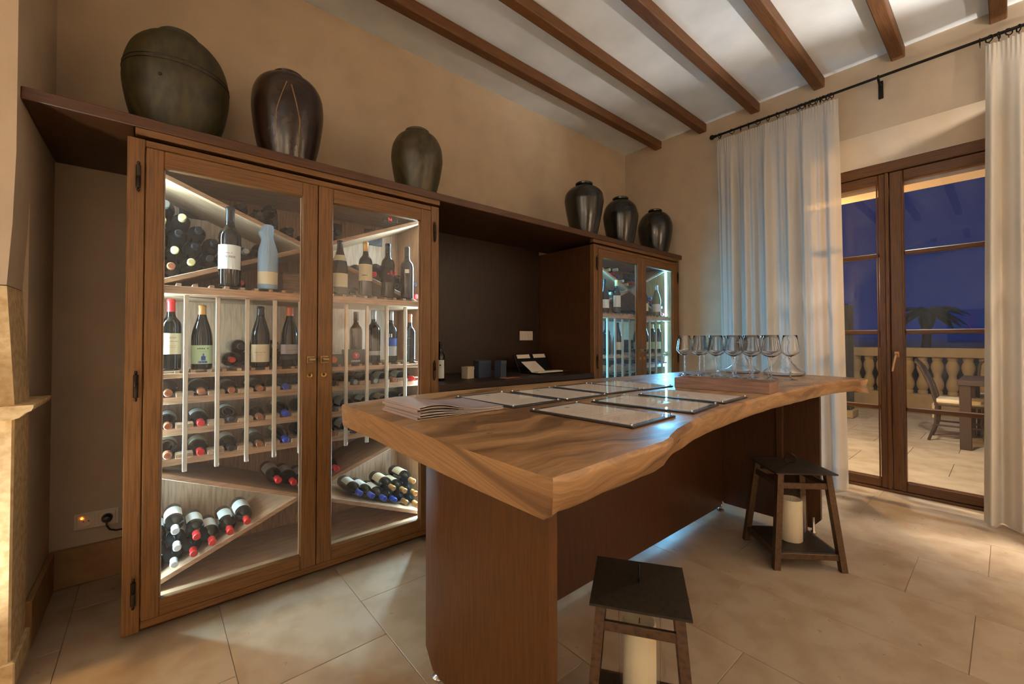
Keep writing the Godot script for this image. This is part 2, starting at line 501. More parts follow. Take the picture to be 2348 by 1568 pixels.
func build_room() -> void:
	# floor: limestone slabs in strips half a metre wide
	var fl := MB.new()
	fl.span(Vector3(-7.0, -0.2, -3.3), Vector3(4.75, -0.004, 2.7))
	var floor_ := struct("floor", fl, M.grout)
	tile_floor(floor_, -6.76, 4.74, -3.1, 2.5, 0.5, 0.0, M.tiles, {13: -1.80, 15: -1.94, 17: -0.86, 18: -0.105})
	var c := MB.new()
	c.span(Vector3(-7.0, YC, -3.3), Vector3(4.75, YC + 0.25, 2.7))
	struct("ceiling", c, M.ceiling)
	var bw := MB.new()
	bw.span(Vector3(-0.65, -0.02, ZB - 0.3), Vector3(4.75, YC + 0.02, ZB))
	struct("wall_back", bw, M.plaster)
	var lw := MB.new()   # side of the alcove and the wall that turns away to the left
	lw.span(Vector3(-0.65, -0.02, ZB - 0.01), Vector3(-0.368, YC + 0.02, -2.45))
	lw.span(Vector3(-7.0, -0.02, -2.6), Vector3(-0.64, YC + 0.02, -2.36))
	struct("wall_left", lw, M.plaster)
	var fw := MB.new()
	fw.span(Vector3(-7.0, -0.02, 2.4), Vector3(4.75, YC + 0.02, 2.7))
	struct("wall_front", fw, M.plaster)
	var ew := MB.new()
	ew.span(Vector3(-7.3, -0.02, -2.6), Vector3(-6.7, YC + 0.02, 2.7))
	struct("wall_end", ew, M.ceiling)
	# door wall with a splayed head over the opening
	var rw := MB.new()
	var zl := -1.36
	var zr := 0.17
	rw.span(Vector3(XW, -0.02, -3.28), Vector3(4.75, YC + 0.02, zl))
	rw.span(Vector3(XW, -0.02, zr), Vector3(4.75, YC + 0.02, 2.7))
	rw.prism([Vector2(XW, YC + 0.02), Vector2(XW, 2.845), Vector2(4.442, 2.617), Vector2(4.53, 2.617), Vector2(4.53, 2.425), Vector2(4.75, 2.425), Vector2(4.75, YC + 0.02)], zl, zr)
	struct("wall_right", rw, M.plaster)
	# two arches across the long room behind the viewer, mirrored in the door glass
	for xa in [-1.75, -4.3]:
		var pts := [Vector2(-2.36, 0), Vector2(-2.0, 0)]
		for i in 25:
			var a := PI - PI * i / 24.0
			pts.append(Vector2(0.05 + 2.0 * cos(a) * 1.0, 1.95 + 1.25 * sin(a)))
		pts.append_array([Vector2(2.1, 0), Vector2(2.42, 0), Vector2(2.42, YC), Vector2(-2.36, YC)])
		var am := MB.new()
		am.prism(pts, -0.17, 0.17, Transform3D(Basis(Vector3.UP, -PI / 2), Vector3(xa, 0, 0)))
		struct("wall_arch", am, M.ceiling)
	# ceiling beams along x
	for k in 10:
		var z := -2.533 + 0.503 * k
		var t := thing("ceiling_beam", "dark wooden ceiling beam, %s from the wall with the jars" % NTH[k], "beam", Vector3(0, 3.346, z), 0.0, "ceiling beams")
		var bm := MB.new()
		bm.span(Vector3(-1.55, 0.0, -0.04), Vector3(XW - 0.001, 0.0835, 0.04), 0.006)
		part(t, "timber", bm, M.beam)
		if z > -2.2 and k < 10:
			var b2 := MB.new()
			b2.span(Vector3(-4.1, 0.0, -0.04), Vector3(-1.95, 0.0835, 0.04), 0.006)
			part(t, "timber", b2, M.beam)
	# skirting boards of the alcove
	var s := MB.new()
	s.span(Vector3(-0.366, 0.0, ZB), Vector3(-0.09, 0.185, ZB + 0.018), 0.004)
	struct("baseboard_back", s, M.skirting)
	var s2 := MB.new()
	s2.span(Vector3(-0.368, 0.0, ZB + 0.02), Vector3(-0.348, 0.185, -2.47), 0.004)
	struct("baseboard_left", s2, M.skirting)
	var s3 := MB.new()
	s3.span(Vector3(XW - 0.018, 0.0, ZB + 0.7), Vector3(XW, 0.14, -1.37), 0.004)
	struct("baseboard_right", s3, M.skirting)
	# stone chimney piece standing at the corner of the alcove
	var f := thing("stone_fireplace", "pale limestone fireplace flank with a moulded ledge beside the shelf", "fireplace", Vector3(-0.36, 0, -2.22))
	bx(f, "jamb", Vector3(-0.42, 0, -0.23), Vector3(0.0, 0.93, 0.0), M.limestone_block, 0.006)
	var hp := MB.new()
	hp.prism([Vector2(-0.42, 0.975), Vector2(0.0, 0.975), Vector2(-0.022, 1.385), Vector2(-0.42, 1.385)], -0.23, 0.0)
	part(f, "hood_block", hp, M.limestone_block)
	var up := MB.new()
	up.prism([Vector2(-0.42, 1.388), Vector2(-0.0225, 1.388), Vector2(-0.012, 1.6), Vector2(-0.006, 1.85), Vector2(-0.0085, YC - 0.002), Vector2(-0.42, YC - 0.002)], -0.23, 0.0)
	part(f, "chimney_breast", up, M.plaster)
	var lg := MB.new()
	var prof := [Vector2(0.0, 0.93), Vector2(0.018, 0.935), Vector2(0.03, 0.95), Vector2(0.045, 0.956), Vector2(0.05, 0.968), Vector2(0.05, 0.976), Vector2(-0.42, 0.976), Vector2(-0.42, 0.93)]
	lg.prism(prof, -0.29, 0.045)
	part(f, "ledge", lg, M.limestone_block)
	bx(f, "plinth", Vector3(-0.42, 0, -0.23), Vector3(0.012, 0.10, 0.012), M.limestone_block, 0.004)

# ---------------------------------------------------------------- terrace door
func build_door() -> void:
	var d := Node3D.new()
	d.name = "door_1"
	d.set_meta("kind", "structure")
	add_child(d)
	d.set_meta("label", "dark wooden double terrace door with glass panes between the curtains")
	var x0 := 4.44
	var x1 := 4.51
	var zl := -1.34
	var zr := 0.15
	bx(d, "frame_head", Vector3(x0, 2.535, zl), Vector3(x1 + 0.015, 2.617, zr), M.door_h, 0.005)
	bx(d, "frame_jamb", Vector3(x0, 0, zl), Vector3(x1 + 0.015, 2.535, zl + 0.075), M.door_v, 0.005)
	bx(d, "frame_jamb", Vector3(x0, 0, zr - 0.075), Vector3(x1 + 0.015, 2.535, zr), M.door_v, 0.005)
	bx(d, "sill", Vector3(x0, -0.001, zl + 0.075), Vector3(x1 + 0.015, 0.02, zr - 0.075), M.door_h, 0.003)
	var leaves := [[zl + 0.078, -0.606], [-0.600, zr - 0.078]]
	for i in 2:
		var a: float = leaves[i][0]
		var b: float = leaves[i][1]
		var lf := Node3D.new()
		lf.name = named(d, "leaf")
		d.add_child(lf)
		var sl := 0.09 if i == 0 else 0.082
		var sr := 0.062 if i == 0 else 0.09
		var xf := x0 + 0.008
		bx(lf, "stile", Vector3(xf, 0.022, a), Vector3(x1, 2.53, a + sl), M.door_v, 0.006)
		bx(lf, "stile", Vector3(xf, 0.022, b - sr), Vector3(x1, 2.53, b), M.door_v, 0.006)
		bx(lf, "top_rail", Vector3(xf, 2.448, a + sl), Vector3(x1, 2.53, b - sr), M.door_h, 0.006)
		bx(lf, "bottom_rail", Vector3(xf, 0.022, a + sl), Vector3(x1, 0.095, b - sr), M.door_h, 0.006)
		for y in [1.88, 1.262, 0.66]:
			bx(lf, "glazing_bar", Vector3(xf + 0.012, y - 0.018, a + sl), Vector3(x1 - 0.012, y + 0.018, b - sr), M.door_h, 0.006)
		for q in [[0.095, 0.642], [0.678, 1.244], [1.280, 1.862], [1.898, 2.448]]:
			bx(lf, "pane", Vector3(x0 + 0.038, q[0], a + sl), Vector3(x0 + 0.042, q[1], b - sr), M.door_glass, 0.0)
		for z in [a + sl, b - sr]:   # moulding beside the glass
			bx(lf, "bead", Vector3(xf - 0.004, 0.06, z - 0.012), Vector3(xf + 0.006, 2.49, z - 0.002), M.door_v, 0.003)
	var astr := bx(d, "astragal", Vector3(x0 - 0.004, 0.022, -0.628), Vector3(x0 + 0.02, 2.53, -0.604), M.door_v, 0.005)
	astr.name = "astragal"
	var h := MB.new()
	h.box(Vector3(x0 - 0.004, 1.085, -0.565), Vector3(0.014, 0.05, 0.032), 0.004)
	h.tube([Vector3(x0 - 0.01, 1.085, -0.565), Vector3(x0 - 0.05, 1.085, -0.565), Vector3(x0 - 0.056, 1.06, -0.568), Vector3(x0 - 0.056, 0.955, -0.585)], [0.009, 0.009, 0.009, 0.007], 10)
	part(d, "handle", h, M.handle)

# ---------------------------------------------------------------- curtains
func curtain_mesh(z0t: float, z1t: float, z0b: float, z1b: float, xt: float, xb: float, ytop: float, folds: Array, amp: float, seed_: int) -> MB:
	var m := MB.new()
	var nz := FastNoiseLite.new()
	nz.seed = seed_; nz.frequency = 1.6
	var fn := func(u: float, v: float) -> Vector3:
		var y := lerpf(ytop, 0.012, v)
		var grow := clampf(v * 6.0, 0.25, 1.0) * (0.75 + 0.35 * v)
		var o := 0.0
		for q in folds:
			o += q[0] * sin(TAU * q[1] * u + q[2] + 0.4 * nz.get_noise_2d(u * 0.9, v * 0.5 + q[1]))
		var head := (1.0 - smoothstep(0.0, 0.05, v)) * 0.006 * sin(TAU * 46.0 * u)
		return Vector3(lerpf(xt, xb, v) + o * amp * grow + head, y, lerpf(lerpf(z0t, z1t, u), lerpf(z0b, z1b, u), v))
	m.grid(fn, 260, 40)
	return m

func build_curtains() -> void:
	var rod := thing("curtain_rod", "thin dark iron curtain rod with ball end above the terrace door", "curtain rod", Vector3(4.225, 3.215, -1.86))
	var m := MB.new()
	m.tube([Vector3.ZERO, Vector3(0, 0, 3.2)], 0.010, 12)
	part(rod, "bar", m, M.iron)
	var fb := MB.new()
	var ball := []
	for i in 13: ball.append(Vector2(0.024 * sin(PI * i / 12.0), -0.024 * cos(PI * i / 12.0)))
	fb.lathe(ball, 16, Transform3D(Basis(Vector3.RIGHT, PI / 2), Vector3(0, 0, -0.028)))
	fb.lathe([Vector2(0.0, -0.006), Vector2(0.015, -0.006), Vector2(0.015, 0.006), Vector2(0, 0.006)], 12, Transform3D(Basis(Vector3.RIGHT, PI / 2), Vector3(0, 0, 0.004)))
	part(rod, "finial", fb, M.iron)
	for z in [1.237, 3.1]:
		var b := MB.new()
		b.box(Vector3(0.098, -0.06, z), Vector3(0.01, 0.14, 0.03), 0.003)
		b.tube([Vector3(0.098, -0.03, z), Vector3(0.04, -0.032, z), Vector3(0.0, -0.014, z)], 0.008, 8)
		b.torus(Vector3(0, 0, z), Basis(), 0.013, 0.005, 14, 6)
		part(rod, "bracket", b, M.iron)
	var ring := func() -> MB:
		var q := MB.new()
		q.torus(Vector3.ZERO, Basis(), 0.021, 0.0035, 18, 6)
		q.tube([Vector3(0, -0.021, 0), Vector3(0, -0.04, 0)], 0.002, 5)
		return q
	var rm := kept("ring", ring)
	var c := thing("curtain", "off-white sheer curtain gathered between the glass-fronted cabinet and the terrace door", "curtain", Vector3.ZERO)
	part(c, "cloth", curtain_mesh(-1.845, -0.875, -1.80, -0.835, 4.225, 4.20, 3.165, [[1.0, 6.0, 0.4], [0.55, 10.0, 2.0], [0.3, 17.0, 1.0]], 0.030, 4), M.sheer)
	var zs := [-1.82, -1.805, -1.70, -1.62, -1.55, -1.47, -1.385, -1.31, -1.235]
	for i in 10: zs.append(-1.15 + 0.026 * i)
	for i in zs.size():
		var r := part(c, "curtain_ring", rm, M.iron)
		r.position = Vector3(4.225, 3.205, zs[i])
		r.rotation = Vector3(0, sin(i * 2.3) * 0.9, 0)
	var c2 := thing("curtain", "heavy cream curtain hanging in deep folds on the handle side of the terrace door", "curtain", Vector3.ZERO)
	part(c2, "cloth", curtain_mesh(-0.075, 0.85, -0.115, 0.90, 4.225, 4.15, 3.165, [[1.0, 8.0, 3.6], [0.35, 15.0, 1.2]], 0.045, 9), M.cloth)
	for i in 22:
		var r := part(c2, "curtain_ring", rm, M.iron)
		r.position = Vector3(4.225, 3.205, -0.10 + 0.042 * i)
		r.rotation = Vector3(0, sin(i * 1.7) * 0.9, 0)

# ---------------------------------------------------------------- wine cabinets
const X0 := -0.084
const PITCH := 0.1165
const COL0 := 0.054
const RACK_Y := [0.962, 0.822, 0.690]

func board(parent: Node, called: String, a: Vector2, b: Vector2, thick: float, z0: float, z1: float, m: Material) -> void:
	var d := b - a
	var q := MB.new()
	q.box(Vector3((a.x + b.x) * 0.5, (a.y + b.y) * 0.5, (z0 + z1) * 0.5), Vector3(d.length(), thick, absf(z1 - z0)), 0.002, Basis(Vector3(0, 0, 1), atan2(d.y, d.x)))
	part(parent, called, q, m)

func build_cabinets() -> void:
	var p := func(x: float, y: float, z: float) -> Vector3: return Vector3(x - X0, y, z - ZC)
	for side in 2:
		var off := 2.921 * side
		var t := thing("wine_cabinet", ["large oak wine cabinet with two glass doors beside the double floor-level socket", "oak wine cabinet with two glass doors standing beside the sheer curtain"][side], "cabinet", Vector3(X0 + off, 0, ZC))
		# carcass
		for e in [[-0.084, -0.070, -0.070, -0.056], [1.322, 1.336, 1.308, 1.322]]:
			bx(t, "side_panel", p.call(e[0], 0.032, -2.93), p.call(e[1], 2.014, -2.30), M.wenge_v)
			bx(t, "side_lining", p.call(e[2], 0.10, -2.78), p.call(e[3], 1.975, -2.30), M.pale_v, 0.001)
		bx(t, "back_panel", p.call(-0.070, 0.07, -2.795), p.call(1.322, 1.985, -2.78), M.pale_v, 0.001)
		bx(t, "top_panel", p.call(-0.070, 1.968, -2.78), p.call(1.322, 1.985, -2.30), M.pale_h, 0.001)
		bx(t, "cap_panel", p.call(-0.070, 1.99, -2.93), p.call(1.322, 2.014, -2.30), M.oak_h, 0.001)
		bx(t, "bottom_panel", p.call(-0.070, 0.085, -2.78), p.call(1.322, 0.106, -2.30), M.pale_h, 0.001)
		bx(t, "plinth", p.call(-0.05, 0.0, -2.90), p.call(1.30, 0.070, -2.33), M.wenge_h, 0.002)
		bx(t, "face_stile", p.call(-0.084, 0.032, -2.30), p.call(-0.030, 2.014, ZC), M.oak_v, 0.003)
		bx(t, "face_stile", p.call(1.282, 0.032, -2.30), p.call(1.336, 2.014, ZC), M.oak_v, 0.003)
		bx(t, "face_rail", p.call(-0.030, 1.985, -2.30), p.call(1.282, 2.014, ZC - 0.004), M.oak_h, 0.003)
		bx(t, "face_rail", p.call(-0.030, 0.038, -2.30), p.call(1.282, 0.070, ZC - 0.006), M.oak_h, 0.003)
		for e in [[-0.050, -0.012], [1.264, 1.302], [0.618, 0.650]]:
			bx(t, "door_stop", p.call(e[0], 0.075, -2.300), p.call(e[1], 1.98, -2.2892), M.pale_v, 0.0)
		# doors
		for i in 2:
			var a: float = [-0.027, 0.636][i]
			var b: float = [0.632, 1.279][i]
			var ga: float = [0.030, 0.707][i]
			var gb: float = [0.561, 1.212][i]
			var d := Node3D.new()
			d.name = named(t, "cabinet_door")
			t.add_child(d)
			var zf := ZC + 0.004
			var zk := -2.288
			bx(d, "stile", p.call(a, 0.073, zk), p.call(ga, 1.982, zf), M.oak_v, 0.003)
			bx(d, "stile", p.call(gb, 0.073, zk), p.call(b, 1.982, zf), M.oak_v, 0.003)
			bx(d, "top_rail", p.call(ga, 1.910, zk), p.call(gb, 1.982, zf - 0.001), M.oak_h, 0.003)
			bx(d, "bottom_rail", p.call(ga, 0.073, zk), p.call(gb, 0.142, zf - 0.001), M.oak_h, 0.003)
			bx(d, "pane", p.call(ga, 0.142, -2.279), p.call(gb, 1.910, -2.275), M.clear, 0.0)
			bx(d, "gasket", p.call(ga, 0.142, -2.287), p.call(ga + 0.005, 1.910, -2.280), M.pale_v, 0.001)
			bx(d, "gasket", p.call(gb - 0.005, 0.142, -2.287), p.call(gb, 1.910, -2.280), M.pale_v, 0.001)
			var kx: float = [0.602, 0.667][i]
			var kn := MB.new()
			kn.box(p.call(kx, 1.100, zf + 0.003), Vector3(0.036, 0.036, 0.006), 0.002)
			kn.lathe([Vector2(0, -0.014), Vector2(0.012, -0.014), Vector2(0.0125, -0.012), Vector2(0.0125, 0.012), Vector2(0.012, 0.014), Vector2(0, 0.014)], 16, Transform3D(Basis(Vector3(0, 0, 1), PI / 2), p.call(kx, 1.100, zf + 0.018)))
			part(d, "knob", kn, M.knob)
			var ky := MB.new()
			ky.lathe([Vector2(0.007, 0.0), Vector2(0.0135, 0.0), Vector2(0.0135, 0.003), Vector2(0.011, 0.005), Vector2(0.007, 0.003)], 18, Transform3D(Basis(Vector3.RIGHT, PI / 2), p.call(kx - 0.004 + 0.002 * i, 1.024, zf)))
			part(d, "escutcheon", ky, M.brass)
			var kh := MB.new()
			kh.box(p.call(kx - 0.004 + 0.002 * i, 1.024, zf + 0.001), Vector3(0.004, 0.012, 0.001), 0.0)
			part(d, "keyhole", kh, M.black)
			for y in [1.856, 1.015, 0.193]:
				var hg := MB.new()
				var pr := [Vector2(0, -0.062), Vector2(0.004, -0.060), Vector2(0.0055, -0.054), Vector2(0.003, -0.048), Vector2(0.008, -0.045), Vector2(0.008, -0.002), Vector2(0.0065, 0.0), Vector2(0.008, 0.002), Vector2(0.008, 0.045), Vector2(0.003, 0.048), Vector2(0.0055, 0.054), Vector2(0.004, 0.060), Vector2(0, 0.062)]
				hg.lathe(pr, 12, Transform3D(Basis(), p.call([-0.050, 1.303][i], y, ZC + 0.008)))
				part(d, "hinge", hg, M.hinge)
		# crossing boards of the two bins
		var zf2 := -2.395
		var zb2 := -2.776
		for q in [[1.955, 1.415, 1.425, 1.955, 1.682], [0.640, 0.112, 0.112, 0.640, 0.398]]:
			var c := Vector2(0.626, q[4])
			board(t, "cross_board", Vector2(-0.054, q[0]) - Vector2(X0, 0), Vector2(1.306, q[1]) - Vector2(X0, 0), 0.022, zf2 - ZC, zb2 - ZC, M.pale_h)
			var dl := (c - Vector2(-0.054, q[2])).normalized() * 0.014
			board(t, "cross_board", Vector2(-0.054, q[2]) - Vector2(X0, 0), c - dl - Vector2(X0, 0), 0.022, zf2 - ZC, zb2 - ZC, M.pale_h)
			var dr := (Vector2(1.306, q[3]) - c).normalized() * 0.014
			board(t, "cross_board", c + dr - Vector2(X0, 0), Vector2(1.306, q[3]) - Vector2(X0, 0), 0.022, zf2 - ZC, zb2 - ZC, M.pale_h)
		# shelves with small spacer strips
		for q in [[1.398, 1.432, -2.305], [1.030, 1.052, -2.375]]:
			bx(t, "shelf", p.call(-0.055, q[0], -2.776), p.call(1.307, q[1], q[2]), M.pale_h, 0.002)
			for k in 11:
				for s in [-0.03, 0.03]:
					var x: float = COL0 + PITCH * k + s
					bx(t, "spacer_strip", p.call(x - 0.009, q[1], -2.76), p.call(x + 0.009, q[1] + 0.012, q[2] - 0.006), M.pale_z, 0.001)
		# rack of three rows
		for y in RACK_Y:
			bx(t, "rack_rail", p.call(-0.055, y - 0.048, -2.424), p.call(1.307, y - 0.0165, -2.402), M.pale_h, 0.002)
			bx(t, "rack_rail", p.call(-0.055, y - 0.068, -2.70), p.call(1.307, y - 0.0385, -2.60), M.pale_h, 0.002)
			for k in 12:
				var x := COL0 + PITCH * (k - 0.5)
				bx(t, "cradle_block", p.call(maxf(x - 0.032, -0.054), y - 0.0165, -2.445), p.call(minf(x + 0.032, 1.306), y + 0.004, -2.385), M.pale_z, 0.002)
		for k in 10:
			var x := COL0 + PITCH * (k + 0.5)
			bx(t, "post", p.call(x - 0.0085, 0.62, -2.370), p.call(x + 0.0085, 1.397, -2.352), M.post, 0.002)
		# cooling grilles and temperature display
		for x in [0.160, 0.49, 0.86, 1.13]:
			var g := MB.new()
			g.box(p.call(x, 1.890, -2.776), Vector3(0.125, 0.105, 0.008), 0.003)
			var gr := part(t, "fan_grille", g, M.black)
			for r in [0.018, 0.026, 0.034, 0.042, 0.049]:
				var rg := MB.new()
				rg.torus(p.call(x, 1.890, -2.771), Basis(), r, 0.0018, 28, 5)
				part(gr, "grille_ring", rg, M.hinge)
			var hb := MB.new()
			hb.lathe([Vector2(0.013, 0.0), Vector2(0.013, 0.004), Vector2(0, 0.005)], 16, Transform3D(Basis(Vector3.RIGHT, PI / 2), p.call(x, 1.890, -2.772)))
			part(gr, "fan_hub", hb, M.black)
		if side == 0:
			var ds := bx(t, "display", p.call(1.01, 1.888, -2.345), p.call(1.095, 1.914, -2.325), M.black, 0.002)
			var tx := TextMesh.new()
			tx.text = "14"; tx.font_size = 24; tx.pixel_size = 0.0009; tx.depth = 0.001
			var td := part(ds, "screen_digits", tx, glow(Color(1.0, 0.18, 0.22), 3.0))
			td.position = p.call(1.045, 1.901, -2.324)
		# light strips beside the doors
		for s in 2:
			for q in [[0.13, 0.615], [0.665, 1.020], [1.075, 1.390], [1.45, 1.935]]:
				var x: float = [-0.0535, 1.3055][s]
				var dx: float = [0.004, -0.004][s]
				bx(t, "led_strip", p.call(x, q[0], -2.405), p.call(x + dx, q[1], -2.385), M.led if side == 0 else M.led_cool, 0.0)
				var l := area(Vector3(x + dx * 1.5 + off, (q[0] + q[1]) * 0.5, -2.395), Vector3(dx, 0, 0), Vector2(0.018, q[1] - q[0]), LED if side == 0 else LED_COOL, E_LED * (q[1] - q[0]))
				l.name = named(self, "cabinet_strip_light")

func build_shelf_and_bay() -> void:
	var s := thing("wall_shelf", "long dark wooden shelf spanning both wine cabinets under the clay jars", "shelf", Vector3(-0.366, 2.059, ZC))
	bx(s, "board", Vector3(0, 0, ZB - ZC + 0.002), Vector3(4.69, 0.045, 0), M.shelf_wood, 0.003)
	bx(s, "edge_strip", Vector3(0.305, -0.030, -0.04), Vector3(1.71, -0.001, -0.004), M.oak_h, 0.002)
	bx(s, "edge_strip", Vector3(3.20, -0.030, -0.04), Vector3(4.63, -0.001, -0.004), M.oak_h, 0.002)
	var b := thing("sideboard", "dark stained counter and panelling recessed between the two wine cabinets", "counter", Vector3(1.338, 0, ZC))
	bx(b, "back_panel", Vector3(0, 0.93, -0.69), Vector3(1.497, 2.057, -0.668), M.bay_v, 0.001)
	bx(b, "worktop", Vector3(0, 0.88, -0.69), Vector3(1.497, 0.921, 0.0), M.bay_h, 0.003)
	bx(b, "body", Vector3(0.002, 0.09, -0.69), Vector3(1.495, 0.88, -0.03), M.bay_v, 0.001)
	bx(b, "plinth", Vector3(0.01, 0.0, -0.65), Vector3(1.487, 0.09, -0.06), M.bay_h, 0.001)
	for i in 3:
		var d := bx(b, "cupboard_door", Vector3(0.006 + 0.496 * i, 0.10, -0.03), Vector3(0.496 + 0.496 * i, 0.872, -0.010), M.bay_v, 0.002)
		var k := MB.new()
		k.lathe([Vector2(0.006, 0), Vector2(0.005, 0.012), Vector2(0.011, 0.018), Vector2(0.008, 0.025), Vector2(0, 0.026)], 12, Transform3D(Basis(Vector3.RIGHT, PI / 2), Vector3(0.45 + 0.496 * i, 0.78, -0.010)))
		part(d, "knob", k, M.knob)

# ---------------------------------------------------------------- the live-edge table
func slab_texture() -> ImageTexture:
	var w := 1536
	var h := 576
	var im := Image.create(w, h, false, Image.FORMAT_RGB8)
	var n1 := FastNoiseLite.new()
	n1.seed = 31; n1.frequency = 0.9; n1.fractal_octaves = 3
	var n2 := FastNoiseLite.new()
	n2.seed = 32; n2.frequency = 1.0; n2.fractal_octaves = 4
	var n3 := FastNoiseLite.new()
	n3.seed = 33; n3.frequency = 1.0; n3.fractal_octaves = 2
	var light := Color(0.69, 0.535, 0.365)
	var mid := Color(0.56, 0.415, 0.275)
	var dark := Color(0.32, 0.225, 0.15)
	for j in h:
		for i in w:
			var x := 3.1 * i / w          # metres along the slab
			var z := 1.25 * j / h         # metres across
			var wx := x + 0.10 * n1.get_noise_2d(x * 1.5, z * 2.0 + 9.0)
			var wz := z + 0.16 * n1.get_noise_2d(x * 1.1, z * 1.5) + 0.05 * n1.get_noise_2d(x * 3.5, z * 4.0 + 30.0)
			var ring := 0.5 + 0.5 * sin(wz * 34.0 + 3.0 * n2.get_noise_2d(wx * 0.8, wz * 3.0))
			var band := n2.get_noise_2d(wx * 0.9, wz * 6.0)
			var fib := n3.get_noise_2d(wx * 7.0, wz * 150.0) + 0.9 * n3.get_noise_2d(wx * 2.2 + 40.0, wz * 48.0)
			var c := mid.lerp(light, clampf(0.35 + 0.9 * band + 0.18 * ring, 0.0, 1.0))
			var near := exp(-pow((x - 0.42) / 0.34, 2.0) - pow((z - 0.80) / 0.16, 2.0))
			c = c.lerp(dark, clampf(near * (0.45 + 0.9 * sin(wz * 42.0 + wx * 6.0)), 0.0, 0.6))
			c = c.lerp(dark, clampf(-band * 1.4 - 0.25, 0.0, 0.6))
			c = c * (1.0 + 0.13 * fib)
			im.set_pixel(i, j, c)
	return ImageTexture.create_from_image(im)

func build_table() -> void:
	var t := thing("live_edge_table", "tall table with a thick live-edge wooden slab on brown panel legs", "table", Vector3.ZERO)
	var topz := [[0.525, -0.508], [0.60, -0.506], [0.72, -0.515], [0.846, -0.519], [0.92, -0.522], [0.965, -0.530], [1.0, -0.545], [1.083, -0.572], [1.217, -0.600], [1.316, -0.618], [1.43, -0.634], [1.544, -0.645], [1.797, -0.660], [2.0, -0.670], [2.174, -0.672], [2.37, -0.668], [2.559, -0.662], [2.80, -0.655], [3.056, -0.640], [3.20, -0.612], [3.29, -0.585], [3.345, -0.560], [3.375, -0.565], [3.40, -0.60]]
	var back := [[3.43, -0.80], [3.46, -1.0], [3.47, -1.2], [3.45, -1.42], [3.41, -1.55], [3.30, -1.585], [3.0, -1.60], [2.6, -1.625], [2.2, -1.655], [1.8, -1.68], [1.4, -1.70], [1.0, -1.70], [0.75, -1.675], [0.56, -1.625], [0.535, -1.60], [0.536, -1.30], [0.525, -1.0], [0.522, -0.75]]
	var pts := []
	for q in topz: pts.append(Vector2(q[0], q[1]))
	for q in back: pts.append(Vector2(q[0], q[1]))
	var ctr := Vector2(1.9, -1.1)
	var nn := pts.size()
	var wob := FastNoiseLite.new()
	wob.seed = 12; wob.frequency = 2.2
	# subdivide the outline
	var fine := []
	for i in nn:
		var a: Vector2 = pts[i]
		var b: Vector2 = pts[(i + 1) % nn]
		var k := maxi(1, int(a.distance_to(b) / 0.03))
		for s in k: fine.append(a.lerp(b, float(s) / k))
	var rings := [[0.010, 0.0], [0.003, -0.003], [0.0, -0.010], [0.006, -0.04], [0.020, -0.068], [0.034, -0.078], [0.048, -0.080]]   # inset, drop
	var m := MB.new()
	var side := []
	var mm := fine.size()
	var outn := []
	for i in mm:
		var d: Vector2 = (fine[(i + 1) % mm] - fine[(i - 1 + mm) % mm]).normalized()
		var o := Vector2(-d.y, d.x)
		if o.dot(fine[i] - ctr) < 0.0: o = -o
		outn.append(o)
	var grid_pts := []
	for r in rings:
		var row := []
		for i in mm:
			var live := 1.0 if outn[i].x > -0.8 else 0.15     # the near end is sawn straight
			var k: float = r[0] * live + (0.006 * wob.get_noise_2d(fine[i].x * 3.0, r[1] * 30.0) if r[1] < -0.005 else 0.0) * live
			var q: Vector2 = fine[i] - outn[i] * k
			row.append(Vector3(q.x, TABLE + r[1], q.y))
		grid_pts.append(row)
	var top2 := PackedVector2Array()
	for p in grid_pts[0]: top2.append(Vector2(p.x, p.z))
	var tr := Geometry2D.triangulate_polygon(top2)
	for e in [[0, 1.0], [rings.size() - 1, -1.0]]:
		var s := m.v.size()
		for p in grid_pts[e[0]]: m.vert(p, Vector3(0, e[1], 0), Vector2((p.x - 0.48) / 3.1, (p.z + 1.75) / 1.25))
		for i in range(0, tr.size(), 3): m.tri_i(s + tr[i], s + tr[i + 1], s + tr[i + 2])
	var edge := []
	for i in mm:
		var d: Vector2 = (fine[(i + 1) % mm] - fine[i]).normalized()
		var o := Vector2(-d.y, d.x)
		if o.dot(fine[i] - ctr) < 0.0: o = -o
		edge.append(o)
	for r in rings.size() - 1:
		for i in mm:
			var s := m.v.size()
			for e in 4:
				var k := (i + e / 2) % mm
				var row := r + e % 2
				var p: Vector3 = grid_pts[row][k]
				var other: Vector2 = edge[(i - 1 + mm) % mm] if e < 2 else edge[(i + 1) % mm]
				var o2: Vector2 = (edge[i] + other).normalized() if edge[i].dot(other) > 0.8 else edge[i]
				var rr := clampi(row, 1, rings.size() - 2)
				var dn: Vector3 = (grid_pts[rr + 1][k] - grid_pts[rr - 1][k]).normalized()
				var n3 := Vector3(o2.x, 0, o2.y)
				n3 = (n3 - dn * n3.dot(dn)).normalized()
				var drop := p.y - TABLE
				var tx := Vector2((p.x - 0.48) / 3.1, (p.z + 1.75 + 1.6 * drop) / 1.25)
				if absf(edge[i].x) > 0.8: tx = Vector2((p.z * 0.55 + 2.4 + 1.3 * drop) / 3.1, (p.z * 0.25 + 1.1 + 2.0 * drop) / 1.25)
				m.vert(p, n3, tx)
			m.tri_i(s, s + 1, s + 2); m.tri_i(s + 1, s + 3, s + 2)
	var sm := mat(Color(1, 1, 1), 0.36, 0.0, 0.45)
	sm.albedo_texture = slab_texture()
	sm.texture_repeat = true
	sm.roughness_texture = M.speck; sm.roughness = 0.42
	part(t, "slab", m, sm)
